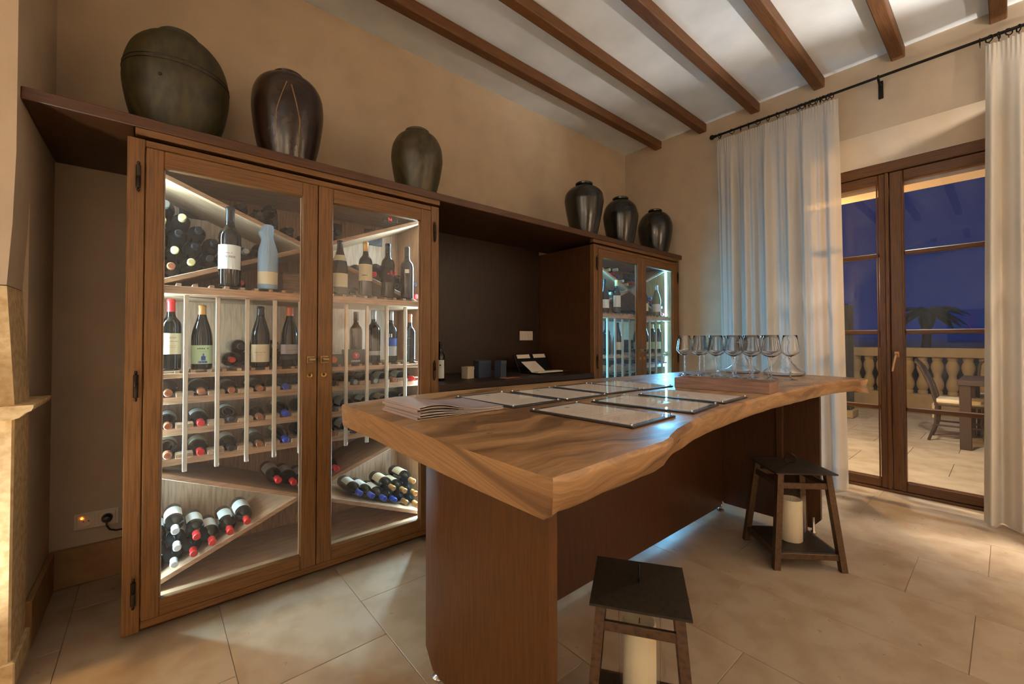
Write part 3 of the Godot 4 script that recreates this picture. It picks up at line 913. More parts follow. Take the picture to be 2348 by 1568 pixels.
	# legs
	for x in [0.765, 3.08]:
		var lp := MB.new()
		lp.prism([Vector2(-1.355, 0.115), Vector2(-1.305, 0.055), Vector2(-0.79, 0.055), Vector2(-0.741, 0.115), Vector2(-0.741, 0.879), Vector2(-1.355, 0.879)], -0.015, 0.015, Transform3D(Basis(Vector3.UP, -PI / 2), Vector3(x, 0, 0)))
		var lg := part(t, "leg_panel", lp, M.leg_v if x < 1.0 else M.wenge_v)
		for z in [-1.325, -0.775]:
			var ft := MB.new()
			ft.lathe([Vector2(0, 0), Vector2(0.024, 0.0), Vector2(0.027, 0.006), Vector2(0.022, 0.012), Vector2(0.010, 0.018), Vector2(0.009, 0.03), Vector2(0.016, 0.034), Vector2(0.016, 0.044), Vector2(0.008, 0.05), Vector2(0.008, 0.13), Vector2(0, 0.13)], 16, Transform3D(Basis(), Vector3(x + (0.026 if x < 1.0 else -0.026), 0, z)))
			part(lg, "foot", ft, M.steel)
	bx(t, "modesty_panel", Vector3(0.781, 0.035, -1.335), Vector3(3.064, 0.879, -1.315), M.wenge_v, 0.002)
	bx(t, "cable_cover", Vector3(3.03, 0.14, -0.965), Vector3(3.064, 0.879, -0.93), M.wenge_v, 0.002)

# ---------------------------------------------------------------- clay jars on the shelf
func jar(called: String, label: String, at: Vector3, r: float, h: float, shape: Array, m: Material, group := "") -> Node3D:
	var t := thing(called, label, "jar", at, 0.0, group)
	var pr := []
	var c := Curve3D.new()
	for q in shape: c.add_point(Vector3(q[0] * r, q[1] * h, 0))
	for i in c.point_count:
		var a := c.get_point_position(maxi(i - 1, 0))
		var b := c.get_point_position(mini(i + 1, c.point_count - 1))
		c.set_point_in(i, (a - b) / 6.5); c.set_point_out(i, (b - a) / 6.5)
	c.bake_interval = 0.008
	var bp := c.get_baked_points()
	for p in bp: pr.append(Vector2(maxf(p.x, 0.0), p.y))
	pr.push_front(Vector2(0, 0))
	var e: Vector2 = pr[pr.size() - 1]
	profile_of = pr
	var mb := MB.new()
	mb.lathe(pr, 48)
	part(t, "body", mb, m)
	var rim := MB.new()
	rim.lathe([Vector2(e.x - 0.002, e.y - 0.012), Vector2(e.x + 0.010, e.y - 0.006), Vector2(e.x + 0.012, e.y + 0.006), Vector2(e.x + 0.004, e.y + 0.013), Vector2(e.x - 0.008, e.y + 0.011), Vector2(e.x - 0.014, e.y - 0.01), Vector2(e.x - 0.02, e.y - 0.10)], 40)
	part(t, "rim", rim, m)
	return t

func build_pots() -> void:
	var y := SHELF_TOP
	var j1 := jar("clay_jar", "large bulbous olive-green clay jar at the end of the shelf above the socket", Vector3(0.082, y, -2.56), 0.203, 0.535, [[0.60, 0.0], [0.70, 0.09], [0.88, 0.26], [0.98, 0.45], [1.0, 0.57], [0.96, 0.70], [0.84, 0.83], [0.62, 0.93], [0.38, 0.985], [0.33, 1.0]], M.pot_green)
	for q in [0.60, 0.635]:
		var g := MB.new()
		g.torus(Vector3(0, 0.535 * q, 0), Basis(Vector3.RIGHT, PI / 2), 0.2025 if q < 0.62 else 0.2005, 0.0022, 48, 6)
		part(j1, "incised_band", g, M.pot_brown)
	for q in [[0.35, 0.10], [-0.35, 0.42]]:
		var kn := MB.new()
		kn.lathe([Vector2(0.008, 0), Vector2(0.007, 0.004), Vector2(0, 0.005)], 10, Transform3D(Basis(Vector3.UP, q[0]) * Basis(Vector3.RIGHT, PI / 2), Vector3(sin(q[0]) * 0.168, 0.535 * 0.24, cos(q[0]) * 0.168) if q[1] < 0.2 else Vector3(sin(q[0]) * 0.2, 0.535 * 0.47, cos(q[0]) * 0.2)))
		part(j1, "clay_boss", kn, M.pot_brown)
	var j2 := jar("clay_jar", "dark brown glazed jar with pale glaze drips beside the big green jar", Vector3(0.556, y, -2.55), 0.176, 0.535, [[0.64, 0.0], [0.74, 0.12], [0.88, 0.32], [0.97, 0.52], [1.0, 0.66], [0.96, 0.80], [0.82, 0.90], [0.58, 0.965], [0.40, 0.985], [0.37, 1.0]], M.pot_brown)
	var drip := mat(Color(0.50, 0.38, 0.20), 0.35)
	for q in [[-0.05, 0.79, 0.50, 0.10, -0.33], [-0.33, 0.50, 0.12, 0.14, -0.42], [0.07, 0.77, 0.45, 0.0, 0.32], [0.32, 0.45, 0.02, 0.0, 0.34]]:
		var pts := []
		for i in 12:
			var f := i / 11.0
			var yy: float = lerpf(q[1], q[2], f)
			var a: float = lerpf(q[0], q[4], f) - 0.21
			var rr := 0.17
			for w in profile_of:
				if w.y <= yy * 0.535 and w.x > 0.01: rr = w.x + 0.0005
			pts.append(Vector3(sin(a) * rr, yy * 0.535, cos(a) * rr))
		var dm := MB.new()
		dm.tube(pts, 0.0028, 6)
		part(j2, "glaze_drip", dm, drip)
	jar("clay_jar", "olive-brown egg-shaped jar standing alone mid-shelf above the dark counter", Vector3(1.337, y, -2.55), 0.168, 0.480, [[0.62, 0.0], [0.72, 0.12], [0.88, 0.34], [0.98, 0.54], [1.0, 0.64], [0.95, 0.78], [0.78, 0.90], [0.55, 0.965], [0.40, 0.975], [0.40, 1.0]], M.pot_olive)
	jar("clay_jar", "tallest of the three near-black glazed jars on the shelf above the far cabinet", Vector3(2.91, y, -2.43), 0.172, 0.475, [[0.62, 0.0], [0.70, 0.10], [0.88, 0.40], [0.98, 0.62], [1.0, 0.70], [0.93, 0.82], [0.70, 0.91], [0.45, 0.945], [0.38, 0.965], [0.38, 1.0]], M.pot_black)
	jar("clay_jar", "middle one of the three near-black glazed jars above the far cabinet", Vector3(3.455, y, -2.43), 0.166, 0.462, [[0.66, 0.0], [0.78, 0.14], [0.92, 0.40], [1.0, 0.60], [0.98, 0.70], [0.86, 0.83], [0.62, 0.93], [0.42, 0.965], [0.39, 1.0]], M.pot_black)
	jar("clay_jar", "squat near-black jar at the curtain end of the shelf", Vector3(4.06, y, -2.42), 0.176, 0.462, [[0.70, 0.0], [0.82, 0.16], [0.95, 0.40], [1.0, 0.58], [0.97, 0.70], [0.84, 0.83], [0.60, 0.93], [0.36, 0.965], [0.34, 1.0]], M.pot_black)

# ---------------------------------------------------------------- bottles
const KINDS := {
	"bordeaux": [0.308, 0.0372, [[0.0, 0.004], [0.020, 0.0], [0.032, 0.0], [0.0362, 0.004], [0.0372, 0.012], [0.0372, 0.186], [0.0362, 0.198], [0.032, 0.211], [0.024, 0.222], [0.0175, 0.231], [0.0152, 0.242], [0.0143, 0.256], [0.0138, 0.294], [0.0152, 0.2945], [0.0152, 0.304], [0.012, 0.308], [0.0, 0.308]], 0.250, 0.058, 0.105],
	"burgundy": [0.300, 0.0412, [[0.0, 0.004], [0.022, 0.0], [0.036, 0.0], [0.040, 0.004], [0.0412, 0.012], [0.0412, 0.142], [0.0400, 0.160], [0.0360, 0.182], [0.0300, 0.204], [0.0238, 0.224], [0.0188, 0.241], [0.0162, 0.256], [0.0148, 0.272], [0.0143, 0.286], [0.0158, 0.2865], [0.0158, 0.296], [0.012, 0.300], [0.0, 0.300]], 0.245, 0.040, 0.075],
}

func profile(kind: String) -> Array:
	var out := []
	for q in KINDS[kind][2]: out.append(Vector2(q[0], q[1]))
	return out

func bottle_mesh(kind: String, what: String, low := 0.0, high := 0.0, spread := 1.3) -> Mesh:
	return kept("%s/%s/%.3f/%.3f/%.2f" % [kind, what, low, high, spread], func() -> MB:
		var m := MB.new()
		if what == "glass":
			m.lathe(profile(kind), 28)
		elif what == "capsule":
			var pr := []
			var y0: float = KINDS[kind][3]
			pr.append(Vector2(0.0140, y0))
			for q in profile(kind):
				if q.y >= y0 - 0.0001: pr.append(q + Vector2(0.0006 if q.x > 0.0 else 0.0, 0.0006 if q.x < 0.013 else 0.0))
			m.lathe(pr, 24)
		else:
			var r: float = KINDS[kind][1] + 0.0007
			m.lathe([Vector2(r - 0.0005, low), Vector2(r, low + 0.0003), Vector2(r, high - 0.0003), Vector2(r - 0.0005, high)], 22, Transform3D(), -spread, spread)
		return m)

func bent_text(text: String, px: float, r: float, y: float) -> ArrayMesh:
	var t := TextMesh.new()
	var f := SystemFont.new()
	f.font_names = PackedStringArray(["Droid Serif"])
	t.font = f; t.text = text; t.font_size = 20; t.pixel_size = px; t.depth = 0.0; t.curve_step = 3.0
	var a := t.get_mesh_arrays()
	var v: PackedVector3Array = a[Mesh.ARRAY_VERTEX]
	var n: PackedVector3Array = a[Mesh.ARRAY_NORMAL]
	for i in v.size():
		var w := v[i].x / r
		v[i] = Vector3(sin(w) * r, v[i].y + y, cos(w) * r)
		n[i] = Vector3(sin(w), 0, cos(w))
	a[Mesh.ARRAY_VERTEX] = v; a[Mesh.ARRAY_NORMAL] = n
	a[Mesh.ARRAY_TANGENT] = null
	var m := ArrayMesh.new()
	m.add_surface_from_arrays(Mesh.PRIMITIVE_TRIANGLES, a)
	return m

func bottle(kind: String, glass: Material, cap: Material, paper, label: String, group: String, at: Transform3D, called := "wine_bottle") -> Node3D:
	var t := thing(called, label, "bottle", Vector3.ZERO, 0.0, group)
	t.transform = at
	part(t, "glass", bottle_mesh(kind, "glass"), glass)
	if cap: part(t, "capsule", bottle_mesh(kind, "capsule"), cap)
	if paper: part(t, "label", bottle_mesh(kind, "label", KINDS[kind][4], KINDS[kind][4] + KINDS[kind][5]), paper)
	return t

func print_bars(t: Node, r: float, rows: Array, m: Material) -> void:   # small lines of print: [height, half angle, thickness, centre]
	for q in rows:
		var b := MB.new()
		var n := clampi(int(2.0 * q[1] * r / (q[2] * 1.25)), 1, 14)
		if q[2] > 0.0075: n = 1
		for i in n:
			var a0: float = q[3] - q[1] + 2.0 * q[1] * i / n
			var a1: float = a0 + 2.0 * q[1] / n * (0.62 if n > 1 else 1.0)
			if n > 4 and i % 5 == 4: continue
			b.lathe([Vector2(r, q[0]), Vector2(r, q[0] + q[2] * (1.0 if n == 1 or i % 3 else 0.8))], 4, Transform3D(), a0, a1)
		part(t, "print", b, m)

func standing(x: float, y: float, z: float, k := 1.0, turn := 0.0) -> Transform3D:
	var b := Basis(Vector3.UP, atan2(-x, -z) + turn)
	return Transform3D(b.scaled(Vector3.ONE * k), Vector3(x, y, z))

func lying(x: float, y: float, ztip: float, ln: float, twist := 0.0, yaw := 0.0, k := 1.0) -> Transform3D:
	var b := (Basis(Vector3.UP, yaw) * Basis(Vector3.RIGHT, PI / 2) * Basis(Vector3.UP, PI + twist)).scaled(Vector3.ONE * k)
	return Transform3D(b, Vector3(x, y, ztip) - b.y * ln)

const NTH := ["first", "second", "third", "fourth", "fifth", "sixth", "seventh", "eighth", "ninth", "tenth", "eleventh"]

func build_bottles() -> void:
	var r := RandomNumberGenerator.new()
	r.seed = 77
	var S1 := 1.4442
	var S2 := 1.0642
	# --- upper shelf of the near cabinet
	var t := bottle("bordeaux", M.glass_brown, M.cap_black, null, "big dark wine bottle with a large pale label reading SON PRIM", "", standing(0.271, S1, -2.352, 1.22, -0.1), "magnum_bottle")
	var lb := part(t, "label", bottle_mesh("bordeaux", "label", 0.066, 0.158, 1.25), M.label_white)
	part(lb, "lettering", bent_text("SON PRIM", 0.00046, 0.0383, 0.112), M.ink)
	print_bars(lb, 0.0381, [[0.125, 0.32, 0.003, 0.0]], M.ink_red)
	t = thing("wrapped_bottle", "wine bottle wrapped in crinkled pale blue tissue next to the big labelled bottle", "bottle")
	t.transform = standing(0.427, S1, -2.352, 1.0)
	var wn := FastNoiseLite.new()
	wn.seed = 5; wn.frequency = 1.0
	var wm := MB.new()
	var wrap := [[0.0, 0.0], [0.043, 0.001], [0.044, 0.02], [0.0435, 0.15], [0.0415, 0.185], [0.034, 0.215], [0.027, 0.24], [0.0225, 0.27], [0.024, 0.30], [0.021, 0.318], [0.0, 0.322]]
	var wc := Curve2D.new()
	for q in wrap: wc.add_point(Vector2(q[0], q[1]))
	var fn := func(u: float, v: float) -> Vector3:
		var p := wc.sample_baked(v * wc.get_baked_length())
		var a := TAU * u
		var crease := 0.10 * clampf((p.y - 0.10) / 0.1, 0.15, 1.0) * wn.get_noise_3d(cos(a) * 4.0, sin(a) * 4.0, p.y * 7.0) * 2.0
		var bulge := 0.018 * exp(-pow((p.y - 0.275) / 0.02, 2.0)) * maxf(0.0, cos(a + 1.2))
		var rr := p.x * (1.0 + crease) + bulge
		return Vector3(sin(a) * rr, p.y, cos(a) * rr)
	wm.grid(fn, 60, 48)
	part(t, "tissue_wrap", wm, M.tissue)
	part(t, "label", kept("wraplabel", func() -> MB:
		var q := MB.new()
		q.lathe([Vector2(0.0452, 0.025), Vector2(0.0455, 0.085)], 20, Transform3D(), -1.2, 1.2)
		return q), M.label_cream)
	t = bottle("burgundy", M.glass_brown, null, M.label_cream, "brown bottle with a cream collar label and a low square label", "", standing(0.770, S1, -2.345, 0.98))
	part(t, "collar_label", kept("collar", func() -> MB:
		var q := MB.new()
		q.lathe([Vector2(0.0365, 0.185), Vector2(0.0270, 0.217)], 20, Transform3D(), -1.1, 1.1)
		return q), M.label_cream)
	t = bottle("bordeaux", M.glass_brown, M.cap_gold, null, "gold-capped dark bottle with a tall square cream label on the upper shelf", "", standing(0.911, S1, -2.345, 1.0))
	lb = part(t, "label", bottle_mesh("bordeaux", "label", 0.085, 0.178, 1.25), M.label_cream)
	print_bars(lb, 0.0382, [[0.112, 0.55, 0.006, 0.0]], M.ink)
	t = bottle("bordeaux", M.glass_brown, M.cap_black, null, "black bottle with a dark label splashed with red on the upper shelf", "", standing(1.043, S1, -2.345, 1.03))
	lb = part(t, "label", bottle_mesh("bordeaux", "label", 0.085, 0.172, 1.3), M.label_dark)
	print_bars(lb, 0.0382, [[0.128, 0.16, 0.024, 0.55], [0.120, 0.10, 0.014, 0.9], [0.128, 0.14, 0.008, 0.1]], M.ink_red)
	t = bottle("bordeaux", M.glass_blue, M.cap_black, null, "dark blue-black bottle with a tiny square tan label nearest the cabinet edge", "", standing(1.164, S1, -2.345, 1.02))
	part(t, "label", bottle_mesh("bordeaux", "label", 0.150, 0.172, 0.32), M.label_cream)
	# --- second shelf of the near cabinet
	t = bottle("bordeaux", M.glass_green, M.cap_red, null, "red-capped bottle with a tall cream label reading ARTADI", "", standing(0.062, S2, -2.424, 1.03, 0.1))
	lb = part(t, "label", bottle_mesh("bordeaux", "label", 0.070, 0.160, 1.35), M.label_cream)
	part(lb, "lettering", bent_text("ARTADI", 0.00040, 0.0384, 0.141), M.ink)
	print_bars(lb, 0.0381, [[0.124, 0.62, 0.0022, 0.0], [0.106, 0.4, 0.0014, 0.0], [0.098, 0.4, 0.0014, 0.0]], M.ink)
	t = bottle("burgundy", M.glass_brown, M.cap_gold, null, "gold-capped sloping bottle with a pale green picture label", "", standing(0.174, S2, -2.424, 0.99))
	lb = part(t, "label", bottle_mesh("burgundy", "label", 0.026, 0.112, 1.3), M.label_green)
	print_bars(lb, 0.0421, [[0.094, 0.55, 0.006, 0.15], [0.082, 0.35, 0.0016, 0.15]], M.ink)
	print_bars(lb, 0.0421, [[0.042, 0.20, 0.020, 0.15], [0.062, 0.06, 0.012, 0.15], [0.030, 0.42, 0.009, 0.1]], M.label_blue)
	t = bottle("burgundy", M.glass_green, M.cap_black, null, "black-capped sloping bottle with a plain cream label on the second shelf", "", standing(0.411, S2, -2.424, 1.01))
	lb = part(t, "label", bottle_mesh("burgundy", "label", 0.026, 0.112, 1.2), M.label_cream)
	print_bars(lb, 0.0421, [[0.072, 0.6, 0.003, 0.0], [0.060, 0.3, 0.0016, 0.0]], M.ink)
	t = bottle("burgundy", M.glass_green, M.cap_orange, null, "orange-capped bottle with a grey label on the second shelf", "", standing(0.543, S2, -2.424, 1.02))
	lb = part(t, "label", bottle_mesh("burgundy", "label", 0.062, 0.110, 1.25), M.label_grey)
	print_bars(lb, 0.0421, [[0.080, 0.5, 0.002, 0.3]], M.ink)
	part(t, "lower_label", bottle_mesh("burgundy", "label", 0.034, 0.056, 1.1), M.label_dark)
	t = bottle("bordeaux", M.glass_brown, M.cap_silver, null, "grey-capped bottle with a narrow white band label beside the black carton", "", standing(0.992, S2, -2.424, 1.01))
	part(t, "label", bottle_mesh("bordeaux", "label", 0.045, 0.070, 1.4), M.label_grey)
	t = bottle("bordeaux", M.glass_blue, M.cap_silver, null, "silver-capped bottle with a bright blue label on the second shelf", "", standing(1.100, S2, -2.424, 1.0))
	lb = part(t, "label", bottle_mesh("bordeaux", "label", 0.100, 0.145, 1.4), M.label_blue)
	print_bars(lb, 0.0381, [[0.150, 0.1, 0.022, -0.5], [0.150, 0.05, 0.022, -0.2], [0.150, 0.1, 0.022, 0.1]], M.ink_white)
	part(t, "lower_label", bottle_mesh("bordeaux", "label", 0.040, 0.098, 1.2), M.label_grey)
	t = bottle("bordeaux", M.glass_blue, M.cap_copper, null, "copper-capped blue-black bottle nearest the cabinet edge on the second shelf", "", standing(1.224, S2, -2.424, 0.96))
	print_bars(t, 0.0380, [[0.150, 0.35, 0.003, -0.2], [0.105, 0.35, 0.003, -0.2]], M.cap_copper)
	t = bottle("bordeaux", M.glass_brown, M.cap_black, null, "plain brown bottle standing behind the black carton with the red disc", "", standing(0.952, S2, -2.60, 1.0))
	# cartons on the second shelf
	var cb := thing("gift_carton", "black carton with a red round emblem standing on the second shelf", "box", Vector3(0.872, S2, -2.415), atan2(-0.872, 2.415) * 0.4 + 0.1)
	bx(cb, "carton", Vector3(-0.058, 0, -0.03), Vector3(0.058, 0.082, 0.03), M.black, 0.002)
	var em := MB.new()
	em.lathe([Vector2(0.018, 0), Vector2(0.018, 0.001), Vector2(0, 0.001)], 24, Transform3D(Basis(Vector3.RIGHT, PI / 2), Vector3(0.004, 0.048, 0.03)))
	var emo := part(cb, "emblem", em, M.ink_red)
	var ey := MB.new()
	for q in [[Vector2(0.0, -0.008), Vector2(0.0, 0.001)], [Vector2(0.0, 0.001), Vector2(-0.006, 0.009)], [Vector2(0.0, 0.001), Vector2(0.006, 0.009)]]:
		ey.tube([Vector3(q[0].x + 0.004, q[0].y + 0.048, 0.0315), Vector3(q[1].x + 0.004, q[1].y + 0.048, 0.0315)], 0.0018, 5)
	part(emo, "emblem_mark", ey, M.ink_white)
	var ep := MB.new()
	for i in 6: ep.span(Vector3(-0.022 + 0.0085 * i, 0.012, 0.0301), Vector3(-0.0165 + 0.0085 * i, 0.021, 0.0306))
	part(cb, "print", ep, M.ink_white)
	cb = thing("gift_carton", "low black carton with an orange disc on the second shelf", "box", Vector3(0.760, S2, -2.42), 0.0)
	bx(cb, "carton", Vector3(-0.045, 0, -0.03), Vector3(0.045, 0.055, 0.03), M.black, 0.002)
	em = MB.new()
	em.lathe([Vector2(0.017, 0), Vector2(0.017, 0.001), Vector2(0, 0.001)], 24, Transform3D(Basis(Vector3.RIGHT, PI / 2), Vector3(-0.004, 0.027, 0.03)))
	part(cb, "emblem", em, M.ink_orange)
	var cr := thing("wooden_crate", "pale wooden wine crate at the back of the upper shelf", "box", Vector3(0.640, S1, -2.68))
	bx(cr, "crate_body", Vector3(-0.09, 0, -0.08), Vector3(0.09, 0.135, 0.06), M.pale_h, 0.002)
	for i in 2: bx(cr, "crate_slat", Vector3(-0.092, 0.01 + 0.066 * i, 0.06), Vector3(0.092, 0.062 + 0.066 * i, 0.066), M.pale_h, 0.001)
	# --- the bins and racks of both cabinets
	for side in 2:
		var off := 2.921 * side
		var where: String = ["socket-side cabinet", "curtain-side cabinet"][side]
		# three-row rack
		var caps := [["copper", "copper", "copper", "copper", "blue", "black", "black", "silver", "silver", "copper", "red"], ["copper", "red", "black", "copper", "blue", "black", "black", "copper", "black", "black", "black"], ["copper", "red", "black", "copper", "blue", "black", "copper", "black", "black", "black", "black"]]
		for row in 3:
			for k in 11:
				var cp: String = caps[row][k] if side == 0 else ["blue", "black", "cream", "copper", "black", "blue", "silver", "black"][r.randi() % 8]
				var kind: String = "burgundy" if r.randf() < 0.3 else "bordeaux"
				var rr: float = KINDS[kind][1]
				var ln: float = KINDS[kind][0]
				bottle(kind, [M.glass_green, M.glass_brown][r.randi() % 2], M["cap_" + cp], [M.label_white, M.label_cream, null][r.randi() % 3], "%s-capped bottle in the %s rack row, %s slot from the %s end" % [cp, ["top", "middle", "bottom"][row], NTH[k], ["fireplace", "counter"][side]], "bottles in the rack of the " + where, lying(COL0 + PITCH * k + off, RACK_Y[row] + (rr - 0.0372), -2.376, ln, r.randf_range(-0.6, 0.6)))
		# lower bins
		var lows := []
		var wall: String = ["fireplace side", "counter side"][side]
		if side == 0:
			lows = [[0.0068, 0.1895, "white", "white", "lowest white-capped bottle against the lining in the"], [0.0197, 0.2622, "white", "white", "white-capped bottle second up against the lining in the"], [0.0165, 0.3359, "white", "white", "white-capped bottle third up against the lining in the"], [0.0806, 0.2206, "white", "white", "white-capped bottle resting lowest on the sloping board of the"], [0.0900, 0.2940, "white", "white", "white-capped bottle in the middle layer of the"], [0.0832, 0.3675, "white", "white", "white-capped bottle lying on top of the pile in the"],
				[0.1486, 0.2492, "red", "white", "first red-capped bottle up the sloping board of the"], [0.2167, 0.2778, "red", "white", "second red-capped bottle up the sloping board of the"], [0.2847, 0.3064, "red", "white", "third red-capped bottle up the sloping board of the"], [0.3527, 0.3350, "red", "white", "highest red-capped bottle on the sloping board of the"], [0.1581, 0.3229, "red", "white", "red-capped bottle lying on two others in the"]]
			for q in lows: q[4] += " lower fireplace-side bin"
			var vy := [[0.4854, 0.4989], [0.5549, 0.4742], [0.626, 0.452], [0.6976, 0.4743], [0.7671, 0.4991]]
			for k in 5: lows.append([vy[k][0], vy[k][1], "red", "grey", "red-capped bottle in the valley of the lower cross, %s from the fireplace" % NTH[k]])
			var bl := [[0.8957, 0.3365], [0.9637, 0.3079], [1.0317, 0.2793], [1.1024, 0.2496]]
			for k in 4: lows.append([bl[k][0], bl[k][1], "blue", "white", "blue-capped bottle on the counter-side lower board, %s from its upper end" % NTH[k]])
			var gd := [[1.1713, 0.2206, "lower of two gold-capped bottles lying on the board of"], [1.2464, 0.1890, "gold-capped bottle in the lowest corner of"], [1.0923, 0.3227, "gold-capped bottle with the picture label highest up the slope of"], [1.1615, 0.2938, "middle gold-capped bottle of the second layer of"], [1.2328, 0.2615, "gold-capped bottle against the lining in the second layer of"], [1.2229, 0.3347, "single gold-capped bottle on top of the pile in"]]
			for q in gd: lows.append([q[0], q[1], "gold", "cream", q[2] + " the counter-side lower bin"])
		else:
			var c1 := [[0.0775, 0.2193], [0.1479, 0.2489], [0.2159, 0.2775], [0.2839, 0.3061], [0.0888, 0.2931], [0.1571, 0.3221]]
			for k in 6: lows.append([c1[k][0], c1[k][1], "cream", "white", "cream-capped bottle, %s in the lower counter-side bin of the curtain-side cabinet" % NTH[k]])
			var c2 := [[1.2464, 0.189], [1.1713, 0.2206], [1.1024, 0.2496], [1.0317, 0.2793]]
			for k in 4: lows.append([c2[k][0], c2[k][1], "blue", "cream", "blue-capped bottle, %s from the curtain in the lower bin" % NTH[k]])
		for q in lows:
			bottle("bordeaux", M.glass_green, M["cap_" + q[2]], M["label_" + q[3]], q[4], "bottles in the lower bins of the " + where, lying(q[0] + off, q[1], -2.345 - 0.02 * r.randf(), 0.308, r.randf_range(-0.35, 0.35), 0.0, 0.965))
		# upper bins
		var ups := []
		var lc := ["black", "copper", "cream", "black", "black", "silver", "black", "black", "cream", "black", "black", "black", "black", "black", "cream", "cream", "silver"] if side == 0 else ["black", "cream", "white", "red", "blue", "white", "black", "white", "cream", "blue", "white", "red", "cream", "blue", "white", "cream", "red"]
		var base := Vector2(-0.012, 1.503)
		var i := 0
		for rw in [[0, 7], [1, 4], [2, 3], [3, 2], [4, 1]]:
			for k in rw[1]:
				var pos: Vector2 = base + Vector2(0.0128, 0.0755) * rw[0] + Vector2(0.0715, 0.0263) * k
				ups.append([pos.x, pos.y, lc[i], "upper %s bin, %s layer, %s from the lining" % [["fireplace-side", "counter-side"][side], NTH[rw[0]], NTH[k]]])
				i += 1
		var n := 0
		for q in [[0.330, 1.856], [0.401, 1.826], [0.471, 1.797], [0.541, 1.768], [0.626, 1.742], [0.711, 1.768], [0.782, 1.797], [0.463, 1.873]]:
			ups.append([q[0], q[1], "black" if side == 0 else ["white", "cream", "red", "blue"][i % 4], "valley of the upper cross, %s" % (NTH[n] + [" from the fireplace", " from the counter"][side] if n < 7 else ["lying on the others near the fireplace", "lying on the others near the counter"][side])])
			i += 1
			n += 1
		n = 0
		for q in [[1.262, 1.472], [1.194, 1.501], [1.125, 1.529], [1.057, 1.557], [0.989, 1.586], [0.920, 1.615], [1.250, 1.548], [1.181, 1.577], [1.112, 1.606], [1.044, 1.634]]:
			ups.append([q[0], q[1], ["black", "red", "blue", "black"][i % 4], "upper %s bin, %s layer, %s from the lining" % [["sideboard-end", "curtain-end"][side], NTH[0 if n < 6 else 1], NTH[n % 6]]])
			i += 1
			n += 1
		for q in [[0.330, 1.4808, "fireplace half"], [0.930, 1.4808, "other half"]]: ups.append([q[0], q[1], "red", "low space under the upper cross, %s of the %s" % [q[2], where]])
		for q in ups:
			bottle("bordeaux", [M.glass_brown, M.glass_green][r.randi() % 2], M["cap_" + q[2]], null if r.randf() < 0.6 else M.label_grey, "%s-capped bottle in the %s" % [q[2], q[3]], "bottles in the upper bins of the " + where, lying(q[0] + off, q[1], (-2.40 if not q[3].begins_with("low space") else -2.45) - 0.015 * r.randf(), 0.308, r.randf_range(-0.6, 0.6), 0.0, 0.965))
		# stacked behind the second shelf's standing bottles
		var cols := [0.30, 0.377, 0.454, 0.531] if side == 0 else [0.25, 0.327, 0.404, 0.95, 1.027]
		for k in cols.size():
			bottle("bordeaux", M.glass_green, [M.cap_red, M.cap_black, M.cap_blue, M.cap_black][k % 4], null, "%s bottle along the bottom of the short stack behind standing bottles, %s" % [NTH[k], where], "short stacks on the second shelves", lying(cols[k] + off, S2 + 0.0366, -2.472, 0.308, 0.0, 0.0, 0.965))
			if k < cols.size() - 1 and cols[k + 1] - cols[k] < 0.1:
				bottle("bordeaux", M.glass_brown, [M.cap_black, M.cap_red, M.cap_silver][k % 3], null, "%s bottle along the top of the short stack behind standing bottles, %s" % [NTH[k], where], "short stacks on the second shelves", lying(cols[k] + 0.0385 + off, S2 + 0.0366 + 0.0652, -2.472, 0.308, 0.0, 0.0, 0.965))
	# --- standing bottles of the far cabinet
	var o := 2.921
	for q in [[0.040, "blue", "white"], [0.165, "black", "white"], [0.345, "cream", "white"]]:
		bottle("burgundy" if q[1] != "cream" else "bordeaux", M.glass_green, M["cap_" + q[1]], M.label_white, "%s-capped bottle standing on the upper shelf of the far cabinet" % ["blue", "black", "yellow"][["blue", "black", "cream"].find(q[1])], "", standing(q[0] + o, S1, -2.345, 1.0, 0.5))
	bottle("burgundy", M.glass_white, M.cap_silver, M.label_white, "clear pale green bottle standing on the upper shelf by the bright light strip", "", standing(1.03 + o, S1, -2.345, 1.05, 0.2))
	bottle("burgundy", M.glass_green, M.cap_silver, M.label_cream, "silver-capped green bottle standing beside the clear pale bottle", "", standing(0.80 + o, S1, -2.345, 1.0, 0.2))
	for q in [[0.12, "white"], [0.30, "dark"], [0.47, "cream"], [0.80, "green"], [0.94, "cream"], [1.08, "green"], [1.20, "cream"]]:
		bottle("burgundy" if q[0] > 0.4 else "bordeaux", M.glass_green, M.cap_black if q[0] < 0.6 else M.cap_cream, M["label_" + q[1]], "%s-labelled bottle standing on the second shelf, curtain-side cabinet, %s from the counter" % [q[1], NTH[[0.12, 0.30, 0.47, 0.80, 0.94, 1.08, 1.20].find(q[0])]], "standing bottles of the curtain-side cabinet", standing(q[0] + o, S2, -2.424, 1.0, 0.4))

# ---------------------------------------------------------------- things on the table
func paper_texture() -> ImageTexture:
	var im := Image.create(256, 384, false, Image.FORMAT_RGB8)
	im.fill(Color(0.84, 0.78, 0.70))
	var r := RandomNumberGenerator.new()
	r.seed = 4
	var ink := Color(0.62, 0.55, 0.48)
	for q in 120:
		var a := r.randf() * TAU
		var d := 12.0 * sqrt(r.randf())
		im.fill_rect(Rect2i(int(128 + cos(a) * d), int(44 + sin(a) * d * 0.7), 2, 2), Color(0.5, 0.42, 0.36))
	var y := 84
	while y < 356:
		var x := 40
		while x < 214:
			var w := r.randi_range(5, 18)
			im.fill_rect(Rect2i(x, y, mini(w, 216 - x), 2), ink)
			x += w + 4
		y += 9 if r.randf() < 0.75 else 17
	return ImageTexture.create_from_image(im)

